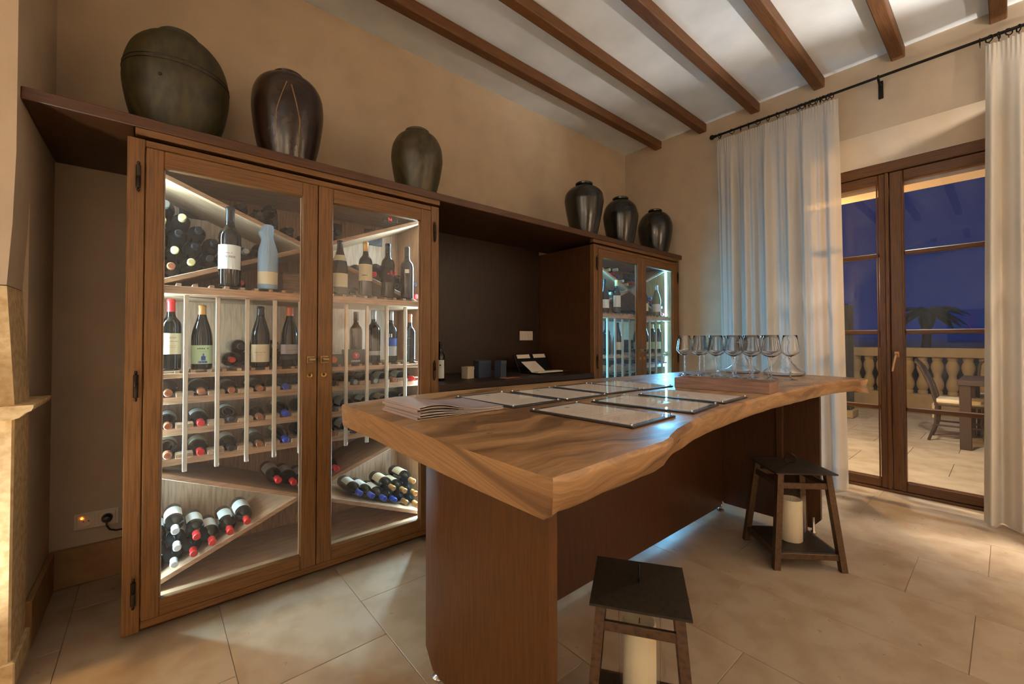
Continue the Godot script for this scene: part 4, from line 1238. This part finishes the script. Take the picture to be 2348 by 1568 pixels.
func build_table_things() -> void:
	# menus on dark boards under clear acrylic
	M.menu_print = mat(Color.WHITE, 0.8, 0.0, 0.2)
	M.menu_print.albedo_texture = paper_texture()
	var spots := [[1.100, -0.855, 0.385, 0.06, "wavy-edge row, booklet end"], [1.428, -0.862, 0.385, 0.12, "middle of the wavy-edge row"], [1.735, -0.868, 0.355, 0.05, "wavy-edge row, before the tray"], [1.080, -1.300, 0.355, 0.03, "cabinet row, beside the booklets"], [1.362, -1.292, 0.352, 0.0, "cabinet row, second from booklets"], [1.648, -1.303, 0.345, -0.02, "cabinet row, third from booklets"], [1.905, -1.285, 0.340, -0.03, "cabinet row, before the glasses"]]
	for q in spots:
		var t := thing("menu_board", "cream printed menu under acrylic on a dark board, %s" % q[4], "menu", Vector3(q[0], TABLE, q[1]), q[3])
		var l: float = q[2] * 0.5
		bx(t, "board", Vector3(-0.128, 0, -l), Vector3(0.128, 0.006, l), M.leather, 0.002)
		var pm := MB.new()
		pm.poly([Vector3(-0.112, 0.0064, -l + 0.018), Vector3(0.112, 0.0064, -l + 0.018), Vector3(0.112, 0.0064, l - 0.018), Vector3(-0.112, 0.0064, l - 0.018)], Vector3.UP, [Vector2(1, 0), Vector2(1, 1), Vector2(0, 1), Vector2(0, 0)] if false else [Vector2(0, 0), Vector2(1, 0), Vector2(1, 1), Vector2(0, 1)])
		part(t, "sheet", pm, M.menu_print)
		var am := MB.new()
		am.span(Vector3(-0.126, 0.0072, -l + 0.002), Vector3(0.126, 0.0102, l - 0.002), 0.0)
		part(t, "acrylic_cover", am, M.acrylic)
		for sx in [-1, 1]:
			for sz in [-1, 1]:
				var sc := MB.new()
				sc.lathe([Vector2(0.0038, 0.006), Vector2(0.0038, 0.0112), Vector2(0.003, 0.0122), Vector2(0, 0.0122)], 12, Transform3D(Basis(), Vector3(0.118 * sx, 0, (l - 0.010) * sz)))
				part(t, "screw", sc, M.steel)
	# folded booklets in a sprung stack
	for k in 5:
		var t := thing("booklet", ["lowest booklet of the pale folded stack", "second booklet up in the pale folded stack", "middle booklet of the pale folded stack", "fourth booklet up in the pale folded stack", "top booklet of the stack with a glossy cover fanning open"][k], "booklet", Vector3(0.60 + 0.004 * ((k * 7) % 3), TABLE + 0.0004 + 0.0078 * k, -1.262 + 0.004 * ((k * 5) % 3)), 0.0, "booklets on the table")
		var thick := func(u: float) -> float: return 0.0027 + 0.0050 * (1.0 - smoothstep(0.05, 0.8, u)) + 0.0012 * sin(PI * clampf(u * 2.2, 0.0, 1.0)) * (1.0 if k == 4 else 0.6)
		for leaf in 2:
			var m := MB.new()
			var fn := func(u: float, v: float) -> Vector3: return Vector3(u * 0.318, k * (thick.call(u) - 0.0077) + leaf * (thick.call(u) - 0.0015), lerpf(-0.125, 0.125, v))
			var fn2 := func(u: float, v: float) -> Vector3: return fn.call(u, v) + Vector3(0, 0.0009, 0)
			m.grid(fn, 18, 2)
			m.grid(fn2, 18, 2)
			for e in 2:
				for i in 18:
					var a: Vector3 = fn.call(i / 18.0, float(e))
					var b: Vector3 = fn.call((i + 1) / 18.0, float(e))
					m.poly([a, b, b + Vector3(0, 0.0009, 0), a + Vector3(0, 0.0009, 0)], Vector3(0, 0, -1.0 if e == 0 else 1.0))
			part(t, "cover" if leaf == 1 else "page", m, M.cover if leaf == 1 else M.paper)
		var sp := MB.new()
		sp.span(Vector3(-0.0012, 0, -0.125), Vector3(0.0, 0.0071, 0.125))
		part(t, "spine", sp, M.cover)
	# wooden tray
	var tr := thing("wooden_tray", "long reddish wooden tray in front of the wine glasses", "tray", Vector3(2.115, TABLE, -0.895), 0.10)
	bx(tr, "tray_base", Vector3(-0.075, 0.0, -0.205), Vector3(0.075, 0.010, 0.205), M.tray_wood, 0.002)
	for s in [-1.0, 1.0]:
		bx(tr, "tray_side", Vector3(s * 0.075 - 0.006, 0.0, -0.211), Vector3(s * 0.075 + 0.006, 0.050, 0.211), M.tray_wood, 0.002)
		bx(tr, "tray_end", Vector3(-0.069, 0.0, s * 0.205 - 0.006), Vector3(0.069, 0.050, s * 0.205 + 0.006), M.tray_wood, 0.002)
	# stemware
	var stem_p := []
	for q in [[0.0, 0.0], [0.038, 0.0], [0.0385, 0.0014], [0.030, 0.003], [0.015, 0.005], [0.006, 0.009], [0.0038, 0.016], [0.0034, 0.05], [0.0034, 0.11], [0.0045, 0.126], [0.009, 0.1315], [0.0, 0.133]]: stem_p.append(Vector2(q[0], q[1]) * 1.06)
	var bowl_p := []
	for q in [[0.006, 0.130], [0.016, 0.1345], [0.030, 0.142], [0.041, 0.151], [0.0465, 0.158], [0.0482, 0.164], [0.0475, 0.170], [0.0445, 0.188], [0.0400, 0.215], [0.0345, 0.252], [0.0338, 0.2524], [0.0393, 0.215], [0.0438, 0.188], [0.0468, 0.170], [0.0475, 0.164], [0.0458, 0.1585], [0.0402, 0.152], [0.0292, 0.1432], [0.0155, 0.1362], [0.0, 0.1340]]: bowl_p.append(Vector2(q[0], q[1]) * 1.06)
	var gm := MB.new()
	gm.lathe(stem_p, 24)
	var stem_mesh := gm.mesh()
	gm = MB.new()
	gm.lathe(bowl_p, 36)
	var bowl_mesh := gm.mesh()
	var places := []
	for row in 3:
		for k in 6: places.append([2.70 + 0.11 * row, [-1.40, -1.452, -1.37][row] + 0.104 * k])
	for i in places.size():
		var q: Array = places[i]
		var rank: int = i % 6
		var t := thing("wine_glass", "clear stemmed wine glass, %s, %s from the cabinet side" % [["row beside the tray", "middle row", "row beside the decanters"][i / 6], NTH[rank]], "glass", Vector3(q[0], TABLE, q[1]), rng.randf() * TAU, "wine glasses on the table")
		part(t, "stem", stem_mesh, M.crystal)
		part(t, "bowl", bowl_mesh, M.crystal)
	# decanters
	var dp := []
	for q in [[0.0, 0.0], [0.095, 0.0], [0.112, 0.004], [0.120, 0.012], [0.122, 0.022], [0.118, 0.031], [0.105, 0.041], [0.080, 0.058], [0.050, 0.085], [0.030, 0.12], [0.022, 0.16], [0.024, 0.19], [0.034, 0.23], [0.033, 0.2302], [0.023, 0.19], [0.021, 0.16], [0.029, 0.12], [0.049, 0.084], [0.079, 0.0565], [0.104, 0.0395], [0.1165, 0.030], [0.1203, 0.022], [0.1183, 0.013], [0.111, 0.006], [0.095, 0.003], [0.0, 0.003]]: dp.append(Vector2(q[0], q[1]))
	for q in [[3.255, -0.985, "clear wide-bottomed decanter beside the table's far corner", 1.0], [3.26, -1.255, "second clear wide-bottomed decanter half hidden behind the wine glasses", 0.95]]:
		var t := thing("decanter", q[2], "decanter", Vector3(q[0], TABLE, q[1]))
		var dm := MB.new()
		dm.lathe(dp, 40)
		var o := part(t, "glass", dm, M.crystal)
		o.scale = Vector3.ONE * q[3]
	var sd := thing("swan_decanter", "clear decanter with a slanted pouring neck among the wine glasses", "decanter", Vector3(3.13, TABLE, -1.44))
	var sm := MB.new()
	sm.lathe([Vector2(0, 0), Vector2(0.055, 0), Vector2(0.072, 0.015), Vector2(0.075, 0.03), Vector2(0.062, 0.06), Vector2(0.035, 0.11), Vector2(0.02, 0.15)], 32)
	sm.tube([Vector3(0, 0.15, 0), Vector3(0.0, 0.19, 0.004), Vector3(0.0, 0.235, 0.016), Vector3(0.0, 0.285, -0.012)], [0.02, 0.015, 0.012, 0.013], 16, false)
	part(sd, "glass", sm, M.thin_glass)

# ---------------------------------------------------------------- floor lanterns
func lantern(label: String, at: Vector3, turn: float, k: float, kh: float, wax: float, ring_turn: float) -> void:
	var t := thing("floor_lantern", label, "lantern", at, turn)
	var hb := 0.163 * k      # half base
	var ht := 0.118 * k      # half width under the roof
	var y1 := 0.455 * kh
	for sx in [-1.0, 1.0]:
		for sz in [-1.0, 1.0]:
			var m := MB.new()
			var a := Vector3(sx * hb, 0.0, sz * hb)
			var b := Vector3(sx * ht, y1, sz * ht)
			var w := 0.015 * k
			var pts := []
			for q in [[-1, -1], [1, -1], [1, 1], [-1, 1]]: pts.append(Vector3(q[0] * w, 0, q[1] * w))
			for i in 4:
				var p: Vector3 = pts[i]
				var q: Vector3 = pts[(i + 1) % 4]
				m.poly([a + p, a + q, b + q, b + p], (p + q))
			m.poly([a + pts[0], a + pts[1], a + pts[2], a + pts[3]], Vector3.DOWN)
			m.poly([b + pts[0], b + pts[1], b + pts[2], b + pts[3]], Vector3.UP)
			part(t, "leg", m, M.lantern)
	for q in [[0.065, 0.030], [0.395, 0.030]]:
		var f: float = q[0] / 0.455
		var h := lerpf(hb, ht, f)
		for i in 4:
			var m := MB.new()
			m.box(Vector3(0, q[0] * kh, h), Vector3(2.0 * h - 0.022 * k, q[1] * k, 0.016 * k), 0.002, Basis())
			var o := part(t, "rail", m, M.lantern)
			o.rotation.y = i * PI / 2
	var pl := 0.150 * k
	bx(t, "base_plate", Vector3(-pl, 0.074 * kh, -pl), Vector3(pl, 0.080 * kh, pl), M.lantern_plate, 0.001)
	var rf := MB.new()
	var rr := 0.152 * k
	var ya := 0.456 * kh
	var cs := [Vector3(-rr, ya, -rr), Vector3(rr, ya, -rr), Vector3(rr, ya, rr), Vector3(-rr, ya, rr)]
	var apex := Vector3(0, ya + 0.010 * k, 0)
	for i in 4:
		var a: Vector3 = cs[i]
		var b: Vector3 = cs[(i + 1) % 4]
		rf.poly([a + Vector3(0, 0.007, 0), b + Vector3(0, 0.007, 0), apex + Vector3(0, 0.007, 0)], Vector3.UP)
		rf.poly([a, b, b + Vector3(0, 0.007, 0), a + Vector3(0, 0.007, 0)], (a + b) * Vector3(1, 0, 1))
	rf.poly(cs, Vector3.DOWN)
	part(t, "roof", rf, M.lantern_plate)
	var rg := MB.new()
	rg.torus(apex + Vector3(0, 0.034 * k, 0), Basis(Vector3.UP, ring_turn - turn), 0.026 * k, 0.0032 * k, 24, 8)
	rg.lathe([Vector2(0.004, 0), Vector2(0.004, 0.008), Vector2(0, 0.009)], 8, Transform3D(Basis(), apex + Vector3(0, 0.005, 0)))
	part(t, "ring", rg, M.iron)
	# candle under its glass chimney
	var c := thing("pillar_candle", "ivory pillar candle inside the " + label.substr(0, label.find(" lantern")) + " lantern", "candle", at + Vector3(0, 0.0802 * kh, 0))
	var cm := MB.new()
	var rc := 0.055 * k
	cm.lathe([Vector2(0, 0), Vector2(rc - 0.002, 0), Vector2(rc, 0.003), Vector2(rc, wax - 0.006), Vector2(rc - 0.004, wax), Vector2(rc - 0.02, wax - 0.006), Vector2(0, wax - 0.010)], 28)
	part(c, "wax", cm, M.wax)
	var wk := MB.new()
	wk.tube([Vector3(0, wax - 0.012, 0), Vector3(0.002, wax + 0.006, 0)], 0.0013, 5)
	part(c, "wick", wk, M.black)
	var g := thing("glass_chimney", "clear glass cylinder around the candle of the " + label.substr(0, label.find(" lantern")) + " lantern", "glass", at + Vector3(0, 0.0802 * kh, 0))
	var gm := MB.new()
	gm.lathe([Vector2(0.068 * k, 0.0), Vector2(0.069 * k, 0.002), Vector2(0.069 * k, wax + 0.030), Vector2(0.068 * k, wax + 0.033)], 36)
	part(g, "cylinder", gm, M.thin_glass)

func build_lanterns() -> void:
	lantern("tapered iron lantern beside the table's front leg", Vector3(1.125, 0, -0.730), -0.99, 0.885, 1.0, 0.275, 0.58)
	lantern("tapered bronze lantern with a ring beside the far table leg", Vector3(2.731, 0, -0.800), PI / 4, 1.02, 1.075, 0.226, -1.29)

# ---------------------------------------------------------------- sockets, counter things
func build_small_things() -> void:
	var s := thing("wall_socket", "double white wall socket with an orange pilot light low on the alcove wall", "socket", Vector3(-0.205, 0.302, ZB))
	bx(s, "cover_plate", Vector3(-0.081, -0.040, 0), Vector3(0.081, 0.040, 0.009), M.socket, 0.002)
	for x in [-0.038, 0.038]:
		var fr := bx(s, "insert", Vector3(x - 0.031, -0.031, 0.009), Vector3(x + 0.031, 0.031, 0.012), M.socket, 0.002)
		var w := MB.new()
		w.lathe([Vector2(0.024, 0.0), Vector2(0.024, 0.002), Vector2(0.020, 0.002), Vector2(0.019, -0.002), Vector2(0, -0.002)], 24, Transform3D(Basis(Vector3.RIGHT, PI / 2), Vector3(x, 0, 0.0125)))
		part(fr, "recess", w, M.socket)
		for dx in [-0.0095, 0.0095]:
			var h := MB.new()
			h.lathe([Vector2(0.003, 0), Vector2(0.003, 0.0015), Vector2(0, 0.0015)], 10, Transform3D(Basis(Vector3.RIGHT, PI / 2), Vector3(x + dx, 0, 0.0110)))
			part(fr, "contact_hole", h, M.black)
	var pl := MB.new()
	pl.lathe([Vector2(0, 0), Vector2(0.0045, 0), Vector2(0.0045, 0.003), Vector2(0, 0.0045)], 12, Transform3D(Basis(Vector3.RIGHT, PI / 2), Vector3(-0.052, 0.017, 0.012)))
	part(s, "pilot_light", pl, glow(Color(1.0, 0.42, 0.08), 18.0))
	var p := thing("power_plug", "black power plug with a cable leading behind the wine cabinet", "plug", Vector3(-0.167, 0.302, ZB + 0.015))
	var pm := MB.new()
	pm.lathe([Vector2(0, 0), Vector2(0.021, 0), Vector2(0.0215, 0.004), Vector2(0.0205, 0.022), Vector2(0.014, 0.034), Vector2(0, 0.036)], 20, Transform3D(Basis(Vector3.RIGHT, PI / 2), Vector3.ZERO))
	part(p, "body", pm, M.black)
	var cab := MB.new()
	cab.tube([Vector3(0, -0.008, 0.028), Vector3(0.0, -0.03, 0.034), Vector3(0.012, -0.052, 0.034), Vector3(0.035, -0.064, 0.03), Vector3(0.08, -0.068, 0.024), Vector3(0.14, -0.07, 0.015)], 0.0042, 8)
	part(p, "cable", cab, M.black)
	var s2 := thing("wall_socket", "double white socket on the dark panelling above the counter", "socket", Vector3(2.665, 1.238, ZC - 0.668))
	bx(s2, "cover_plate", Vector3(-0.081, -0.043, 0), Vector3(0.081, 0.043, 0.009), M.socket, 0.002)
	for x in [-0.038, 0.038]:
		var fr := bx(s2, "insert", Vector3(x - 0.031, -0.031, 0.009), Vector3(x + 0.031, 0.031, 0.011), M.socket, 0.002)
		var w := MB.new()
		w.torus(Vector3(x, 0, 0.0115), Basis(), 0.020, 0.0015, 24, 6)
		part(fr, "recess", w, M.socket)
	# counter things
	var y := 0.9212
	for q in [[1.415, "nearest the cabinet side"], [1.500, "standing clear of the cabinet side"]]:
		var b := bottle("bordeaux", M.glass_brown, M.cap_black, null, "small bottle with a tall white label on the counter, %s" % q[1], "", standing(q[0], y, -2.52, 0.86))
		var lb := part(b, "label", bottle_mesh("bordeaux", "label", 0.02, 0.165, 0.95), M.label_white)
		print_bars(lb, 0.0381, [[0.118, 0.16, 0.012, 0.0], [0.105, 0.3, 0.003, 0.0]], M.ink)
	var bk := mat(Color(0.17, 0.20, 0.25), 0.5)
	var cream := mat(Color(0.72, 0.66, 0.56), 0.6)
	for q in [["carton", "small cream carton on the dark counter beside the black stand", 1.735, -2.53, Vector3(0.07, 0.085, 0.06), cream, 0.25], ["carton", "blue-grey boxed set standing in the black stand on the counter", 1.865, -2.53, Vector3(0.125, 0.125, 0.06), bk, 0.15], ["carton", "narrow dark blue carton at the front of the counter", 1.965, -2.44, Vector3(0.055, 0.125, 0.07), bk, 0.1]]:
		var c := thing(q[0], q[1], "box", Vector3(q[2], y, q[3]), q[6])
		var h: Vector3 = q[4]
		bx(c, "box_body", Vector3(-h.x / 2, 0, -h.z / 2), Vector3(h.x / 2, h.y, h.z / 2), q[5], 0.002)
		bx(c, "box_lid", Vector3(-h.x / 2 - 0.001, h.y - 0.022, -h.z / 2 - 0.001), Vector3(h.x / 2 + 0.001, h.y + 0.001, h.z / 2 + 0.001), q[5], 0.001)
	var sl := thing("copper_card", "thin copper-coloured card lying on the dark counter", "card", Vector3(2.00, y, -2.372), 0.05)
	bx(sl, "card", Vector3(-0.075, 0, -0.03), Vector3(0.075, 0.004, 0.03), mat(Color(0.62, 0.38, 0.27), 0.5), 0.001)
	var st := thing("leaflet_case", "open black leaflet case with cream cards on the counter", "case", Vector3(2.55, y, -2.56), 0.05)
	bx(st, "tray", Vector3(-0.20, 0, -0.10), Vector3(0.20, 0.012, 0.13), M.black, 0.002)
	var lid := MB.new()
	lid.box(Vector3(0.01, 0.080, -0.155), Vector3(0.40, 0.165, 0.010), 0.002, Basis(Vector3.RIGHT, -0.5))
	part(st, "lid", lid, M.black)
	for q in [[-0.085, 0.134, 0.155], [0.115, 0.134, 0.155]]:
		var cm := MB.new()
		cm.box(Vector3(q[0], q[1], -0.178), Vector3(q[2], 0.036, 0.002), 0.0, Basis(Vector3.RIGHT, -0.5))
		part(st, "card", cm, M.paper)
	var cm2 := MB.new()
	cm2.box(Vector3(-0.10, 0.050, -0.035), Vector3(0.19, 0.150, 0.002), 0.0, Basis(Vector3.UP, 0.1) * Basis(Vector3.RIGHT, -0.95))
	part(st, "card", cm2, M.paper)
	var wad := MB.new()
	wad.box(Vector3(-0.07, 0.018, 0.10), Vector3(0.30, 0.010, 0.06), 0.002)
	part(st, "paper_wad", wad, M.paper)

# ---------------------------------------------------------------- terrace outside the door
func build_terrace() -> void:
	var base := MB.new()
	base.span(Vector3(4.75, -0.25, -7.0), Vector3(10.6, -0.010, 5.0))
	var tf := struct("floor_terrace", base, M.grout)
	var r := RandomNumberGenerator.new()
	r.seed = 9
	for i in 10:
		for j in 14:
			var a := Vector3(4.753 + 0.585 * i, -0.02, -5.6 + 0.70 * j + 0.35 * (i % 2))
			var m := MB.new()
			m.span(a + Vector3(0.002, 0, 0.002), a + Vector3(0.583, 0.018, 0.698), 0.0015)
			part(tf, "tile", m, M.terrace[r.randi() % 3])
	# balustrade
	var b := thing("balustrade", "pale stone balustrade with round-bellied balusters at the terrace edge", "balustrade", Vector3(9.6, 0, 0))
	bx(b, "bottom_rail", Vector3(-0.10, 0.0, -6.0), Vector3(0.10, 0.32, 4.0), M.balustrade, 0.006)
	bx(b, "top_rail", Vector3(-0.12, 0.92, -6.0), Vector3(0.12, 1.07, 4.0), M.balustrade, 0.010)
	var pr := []
	for q in [[0.062, 0.0], [0.062, 0.05], [0.052, 0.06], [0.060, 0.08], [0.074, 0.12], [0.077, 0.16], [0.072, 0.20], [0.058, 0.25], [0.045, 0.285], [0.048, 0.30], [0.045, 0.315], [0.058, 0.35], [0.072, 0.40], [0.077, 0.44], [0.074, 0.48], [0.060, 0.52], [0.052, 0.54], [0.062, 0.55], [0.062, 0.60]]: pr.append(Vector2(q[0], q[1]))
	var bm := MB.new()
	bm.lathe(pr, 20)
	var bmesh := bm.mesh()
	for k in 40:
		var o := part(b, "baluster", bmesh, M.balustrade)
		o.position = Vector3(0, 0.32, -4.65 + 0.170 * k)
	for z in [-4.9, -1.98, 2.4]: bx(b, "pier", Vector3(-0.14, 0.0, z - 0.16), Vector3(0.14, 1.12, z + 0.16), M.balustrade, 0.010)
	# porch pillar
	var pp := thing("porch_pillar", "square dark porch pillar standing outside the terrace door", "pillar", Vector3(8.3, 0, -1.72))
	bx(pp, "shaft", Vector3(-0.14, 0, -0.14), Vector3(0.14, 1.75, 0.14), M.hedge, 0.01)
	bx(pp, "base", Vector3(-0.18, 0, -0.18), Vector3(0.18, 0.12, 0.18), M.balustrade, 0.01)
	# garden beyond
	var hd := thing("garden_hedge", "dark clipped hedge behind the stone balustrade", "hedge", Vector3(11.2, -0.4, -1.0))
	var hm := MB.new()
	var hn := FastNoiseLite.new()
	hn.seed = 3; hn.frequency = 1.5
	var hf := func(u: float, v: float) -> Vector3:
		var z := lerpf(-7.0, 7.0, u)
		var a := PI * v
		var w := hn.get_noise_2d(z * 1.3, v * 3.0)
		return Vector3(-cos(a) * (0.5 + 0.2 * w), (0.95 + 0.25 * w) * sin(a) * 1.3, z)
	hm.grid(hf, 120, 14)
	part(hd, "foliage", hm, M.hedge)
	var pt := thing("palm_tree", "palm tree with drooping fronds standing in the garden beyond the balustrade", "palm", Vector3(17.0, -0.1, -1.55))
	pt.scale = Vector3.ONE * 0.72
	var tk := MB.new()
	tk.tube([Vector3.ZERO, Vector3(0.03, 1.0, 0.0), Vector3(0.0, 2.0, 0.05), Vector3(0.02, 3.0, 0.05)], [0.20, 0.16, 0.14, 0.15], 14)
	part(pt, "trunk", tk, M.palm_trunk)
	for k in 16:
		var a := TAU * k / 16.0 + 0.2
		var el := 0.55 if k % 2 == 0 else 0.15
		var d := Vector3(cos(a), 0, sin(a))
		var fm := MB.new()
		var fr := func(u: float, v: float) -> Vector3:
			var q := u * 1.25
			var c := Vector3(0.02, 3.0, 0.05) + d * q + Vector3(0, q * el - q * q * 0.62, 0)
			var sd := d.cross(Vector3.UP)
			var w := 0.20 * sin(PI * clampf(u * 0.95 + 0.04, 0, 1)) * (v - 0.5) * 2.0
			return c + sd * w - Vector3(0, absf(w) * 0.6, 0)
		fm.grid(fr, 14, 4)
		part(pt, "frond", fm, M.palm_leaf)
	# table and chairs
	var tb := thing("terrace_table", "dark wooden terrace table seen through the door glass", "table", Vector3(7.25, 0, 0.25))
	bx(tb, "table_top", Vector3(-0.52, 0.70, -0.62), Vector3(0.52, 0.755, 0.75), M.rattan, 0.006)
	for sx in [-0.46, 0.46]:
		for sz in [-0.56, 0.68]: bx(tb, "leg", Vector3(sx - 0.045, 0, sz - 0.045), Vector3(sx + 0.045, 0.70, sz + 0.045), M.rattan, 0.004)
	for q in [["wrought chair with a tied cream cushion at the end of the terrace table", Vector3(7.30, 0, -0.37), 0.0], ["wrought chair with a cream cushion on the balustrade side of the terrace table", Vector3(8.15, 0, -0.05), PI / 2]]:
		var c := thing("terrace_chair", q[0], "chair", q[1], q[2])
		for sx in [-0.2, 0.2]:
			var l1 := MB.new()
			l1.tube([Vector3(sx, 0, 0.20), Vector3(sx, 0.25, 0.17), Vector3(sx, 0.43, 0.19)], 0.014, 8)
			part(c, "leg", l1, M.rattan)
			var l2 := MB.new()
			l2.tube([Vector3(sx, 0, -0.26), Vector3(sx, 0.20, -0.20), Vector3(sx, 0.43, -0.19), Vector3(sx, 0.65, -0.24), Vector3(sx * 0.9, 0.88, -0.33), Vector3(sx * 0.8, 0.93, -0.37)], 0.014, 8)
			part(c, "back_leg", l2, M.rattan)
			bx(c, "side_stretcher", Vector3(sx - 0.008, 0.18, -0.21), Vector3(sx + 0.008, 0.20, 0.18), M.rattan, 0.002)
		var bp := MB.new()
		bp.tube([Vector3(-0.16, 0.93, -0.37), Vector3(0, 0.955, -0.38), Vector3(0.16, 0.93, -0.37)], 0.014, 8)
		for sx in [-0.09, 0.0, 0.09]: bp.tube([Vector3(sx, 0.46, -0.20), Vector3(sx, 0.70, -0.26), Vector3(sx, 0.94, -0.375)], 0.009, 6)
		part(c, "backrest", bp, M.rattan)
		bx(c, "seat", Vector3(-0.21, 0.42, -0.21), Vector3(0.21, 0.44, 0.21), M.rattan, 0.004)
		var cu := MB.new()
		cu.box(Vector3(0, 0.47, 0.0), Vector3(0.42, 0.06, 0.42), 0.022)
		part(c, "cushion", cu, M.cushion)
		var ti := MB.new()
		ti.tube([Vector3(0.2, 0.46, -0.2), Vector3(0.23, 0.38, -0.24), Vector3(0.22, 0.22, -0.25)], [0.02, 0.026, 0.012], 8)
		part(c, "cushion_tie", ti, M.cushion)

# ---------------------------------------------------------------- lamps outside the frame
func sconce(label: String, at: Vector3, turn: float, e: float, tint := WARM) -> void:
	var t := thing("wall_sconce", label, "lamp", at, turn)     # local +z points into the room
	bx(t, "backplate", Vector3(-0.05, -0.07, 0), Vector3(0.05, 0.07, 0.015), M.knob, 0.004)
	var arm := MB.new()
	arm.tube([Vector3(0, -0.02, 0.012), Vector3(0, -0.05, 0.06), Vector3(0, -0.04, 0.11)], 0.007, 8)
	part(t, "arm", arm, M.knob)
	var sh := MB.new()
	for s in [-1.0, 1.0]:
		sh.span(Vector3(s * 0.20 - 0.0015, -0.115, 0.03), Vector3(s * 0.20 + 0.0015, 0.115, 0.19))
	sh.span(Vector3(-0.20, -0.115, 0.187), Vector3(0.20, 0.115, 0.190))
	part(t, "lamp_shade", sh, M.shade)
	var b := MB.new()
	var ball := []
	for i in 13: ball.append(Vector2(0.028 * sin(PI * i / 12.0), -0.028 * cos(PI * i / 12.0)))
	b.lathe(ball, 16, Transform3D(Basis(), Vector3(0, 0.05, 0.11)))
	part(t, "light_bulb", b, M.bulb)
	omni(at + Basis(Vector3.UP, turn) * Vector3(0, 0.05, 0.11), tint, e, 0.03)

func build_lamps() -> void:
	sconce("wall lamp with a box shade on the door wall past the heavy curtain", Vector3(XW, 1.72, 1.05), -PI / 2, E_SCONCE * 1.05)
	sconce("wall lamp with a box shade on the wall facing the cabinets", Vector3(2.46, 1.50, 2.4), PI, E_SCONCE * 1.1)
	sconce("wall lamp with a box shade behind the viewer, towards the arches", Vector3(-0.9, 1.60, 2.4), PI, E_SCONCE * 1.05)
	sconce("wall lamp with a box shade on the wall left of the fireplace", Vector3(-1.45, 1.75, -2.36), 0.0, E_SCONCE * 0.35, AMBER)
	sconce("wall lamp with a box shade beyond the first arch", Vector3(-3.1, 1.75, 2.4), PI, E_SCONCE * 0.8)
	sconce("wall lamp with a box shade beyond the second arch", Vector3(-5.6, 1.75, 2.4), PI, E_SCONCE * 2.4)
	# floor uplight washing the fireplace
	var u := thing("floor_uplight", "small floor uplight washing the limestone fireplace", "lamp", Vector3(-0.70, 0, -1.93))
	var um := MB.new()
	um.lathe([Vector2(0, 0), Vector2(0.05, 0), Vector2(0.05, 0.06), Vector2(0.044, 0.06), Vector2(0.042, 0.045)], 20)
	part(u, "housing", um, M.iron)
	var ul := MB.new()
	ul.lathe([Vector2(0.041, 0.046), Vector2(0, 0.050)], 20)
	part(u, "light_lens", ul, M.bulb)
	var sp := SpotLight3D.new()
	sp.name = "uplight_light"
	sp.light_color = WARM; sp.light_energy = 1.6; sp.spot_angle = 55.0; sp.spot_range = 10.0; sp.spot_attenuation = 2.0; sp.light_size = 0.04; sp.shadow_enabled = true
	add_child(sp)
	sp.position = Vector3(-0.70, 0.07, -1.93)
	sp.basis = Basis.looking_at(Vector3(0.25, 1.0, -0.22), Vector3.RIGHT)
	# framed picture on the far end wall
	var f := thing("framed_picture", "framed colourful abstract picture on the far white wall", "picture", Vector3(-6.70, 1.55, -0.35), PI / 2)
	bx(f, "frame", Vector3(-0.66, -0.42, 0), Vector3(0.66, 0.42, 0.03), M.black, 0.004)
	var cols := [Color(0.10, 0.25, 0.62), Color(0.75, 0.60, 0.12), Color(0.12, 0.45, 0.55), Color(0.62, 0.16, 0.16), Color(0.20, 0.32, 0.70)]
	for i in 5: bx(f, "colour_field", Vector3(-0.60 + 0.24 * i, -0.36 if i % 2 == 0 else -0.10, 0.03), Vector3(-0.365 + 0.24 * i, 0.36, 0.033), mat(cols[i], 0.6), 0.001)
	# terrace lamps
	var l := thing("terrace_wall_lamp", "outdoor wall lamp glowing through the sheer curtain", "lamp", Vector3(4.75, 1.80, -1.375))
	bx(l, "bracket", Vector3(0, -0.02, -0.02), Vector3(0.25, 0.02, 0.02), M.iron, 0.003)
	var lm := MB.new()
	lm.lathe([Vector2(0, -0.08), Vector2(0.03, -0.08), Vector2(0.036, 0.08), Vector2(0, 0.085)], 16, Transform3D(Basis(), Vector3(0.27, 0, 0)))
	part(l, "light_globe", lm, M.bulb)
	omni(Vector3(5.02, 1.80, -1.375), AMBER, 3.0, 0.03)
	var l2 := thing("terrace_ceiling_lamp", "outdoor lamp on the facade above the terrace door", "lamp", Vector3(4.75, 3.0, -0.6))
	bx(l2, "bracket", Vector3(0, -0.02, -0.02), Vector3(0.30, 0.02, 0.02), M.iron, 0.003)
	var l3 := MB.new()
	l3.lathe([Vector2(0, -0.05), Vector2(0.05, -0.05), Vector2(0.05, 0.0), Vector2(0, 0.0)], 16, Transform3D(Basis(), Vector3(0.32, 0, 0)))
	part(l2, "light_globe", l3, M.bulb)
	omni(Vector3(5.07, 2.90, -0.6), WARM, 5.0, 0.05)
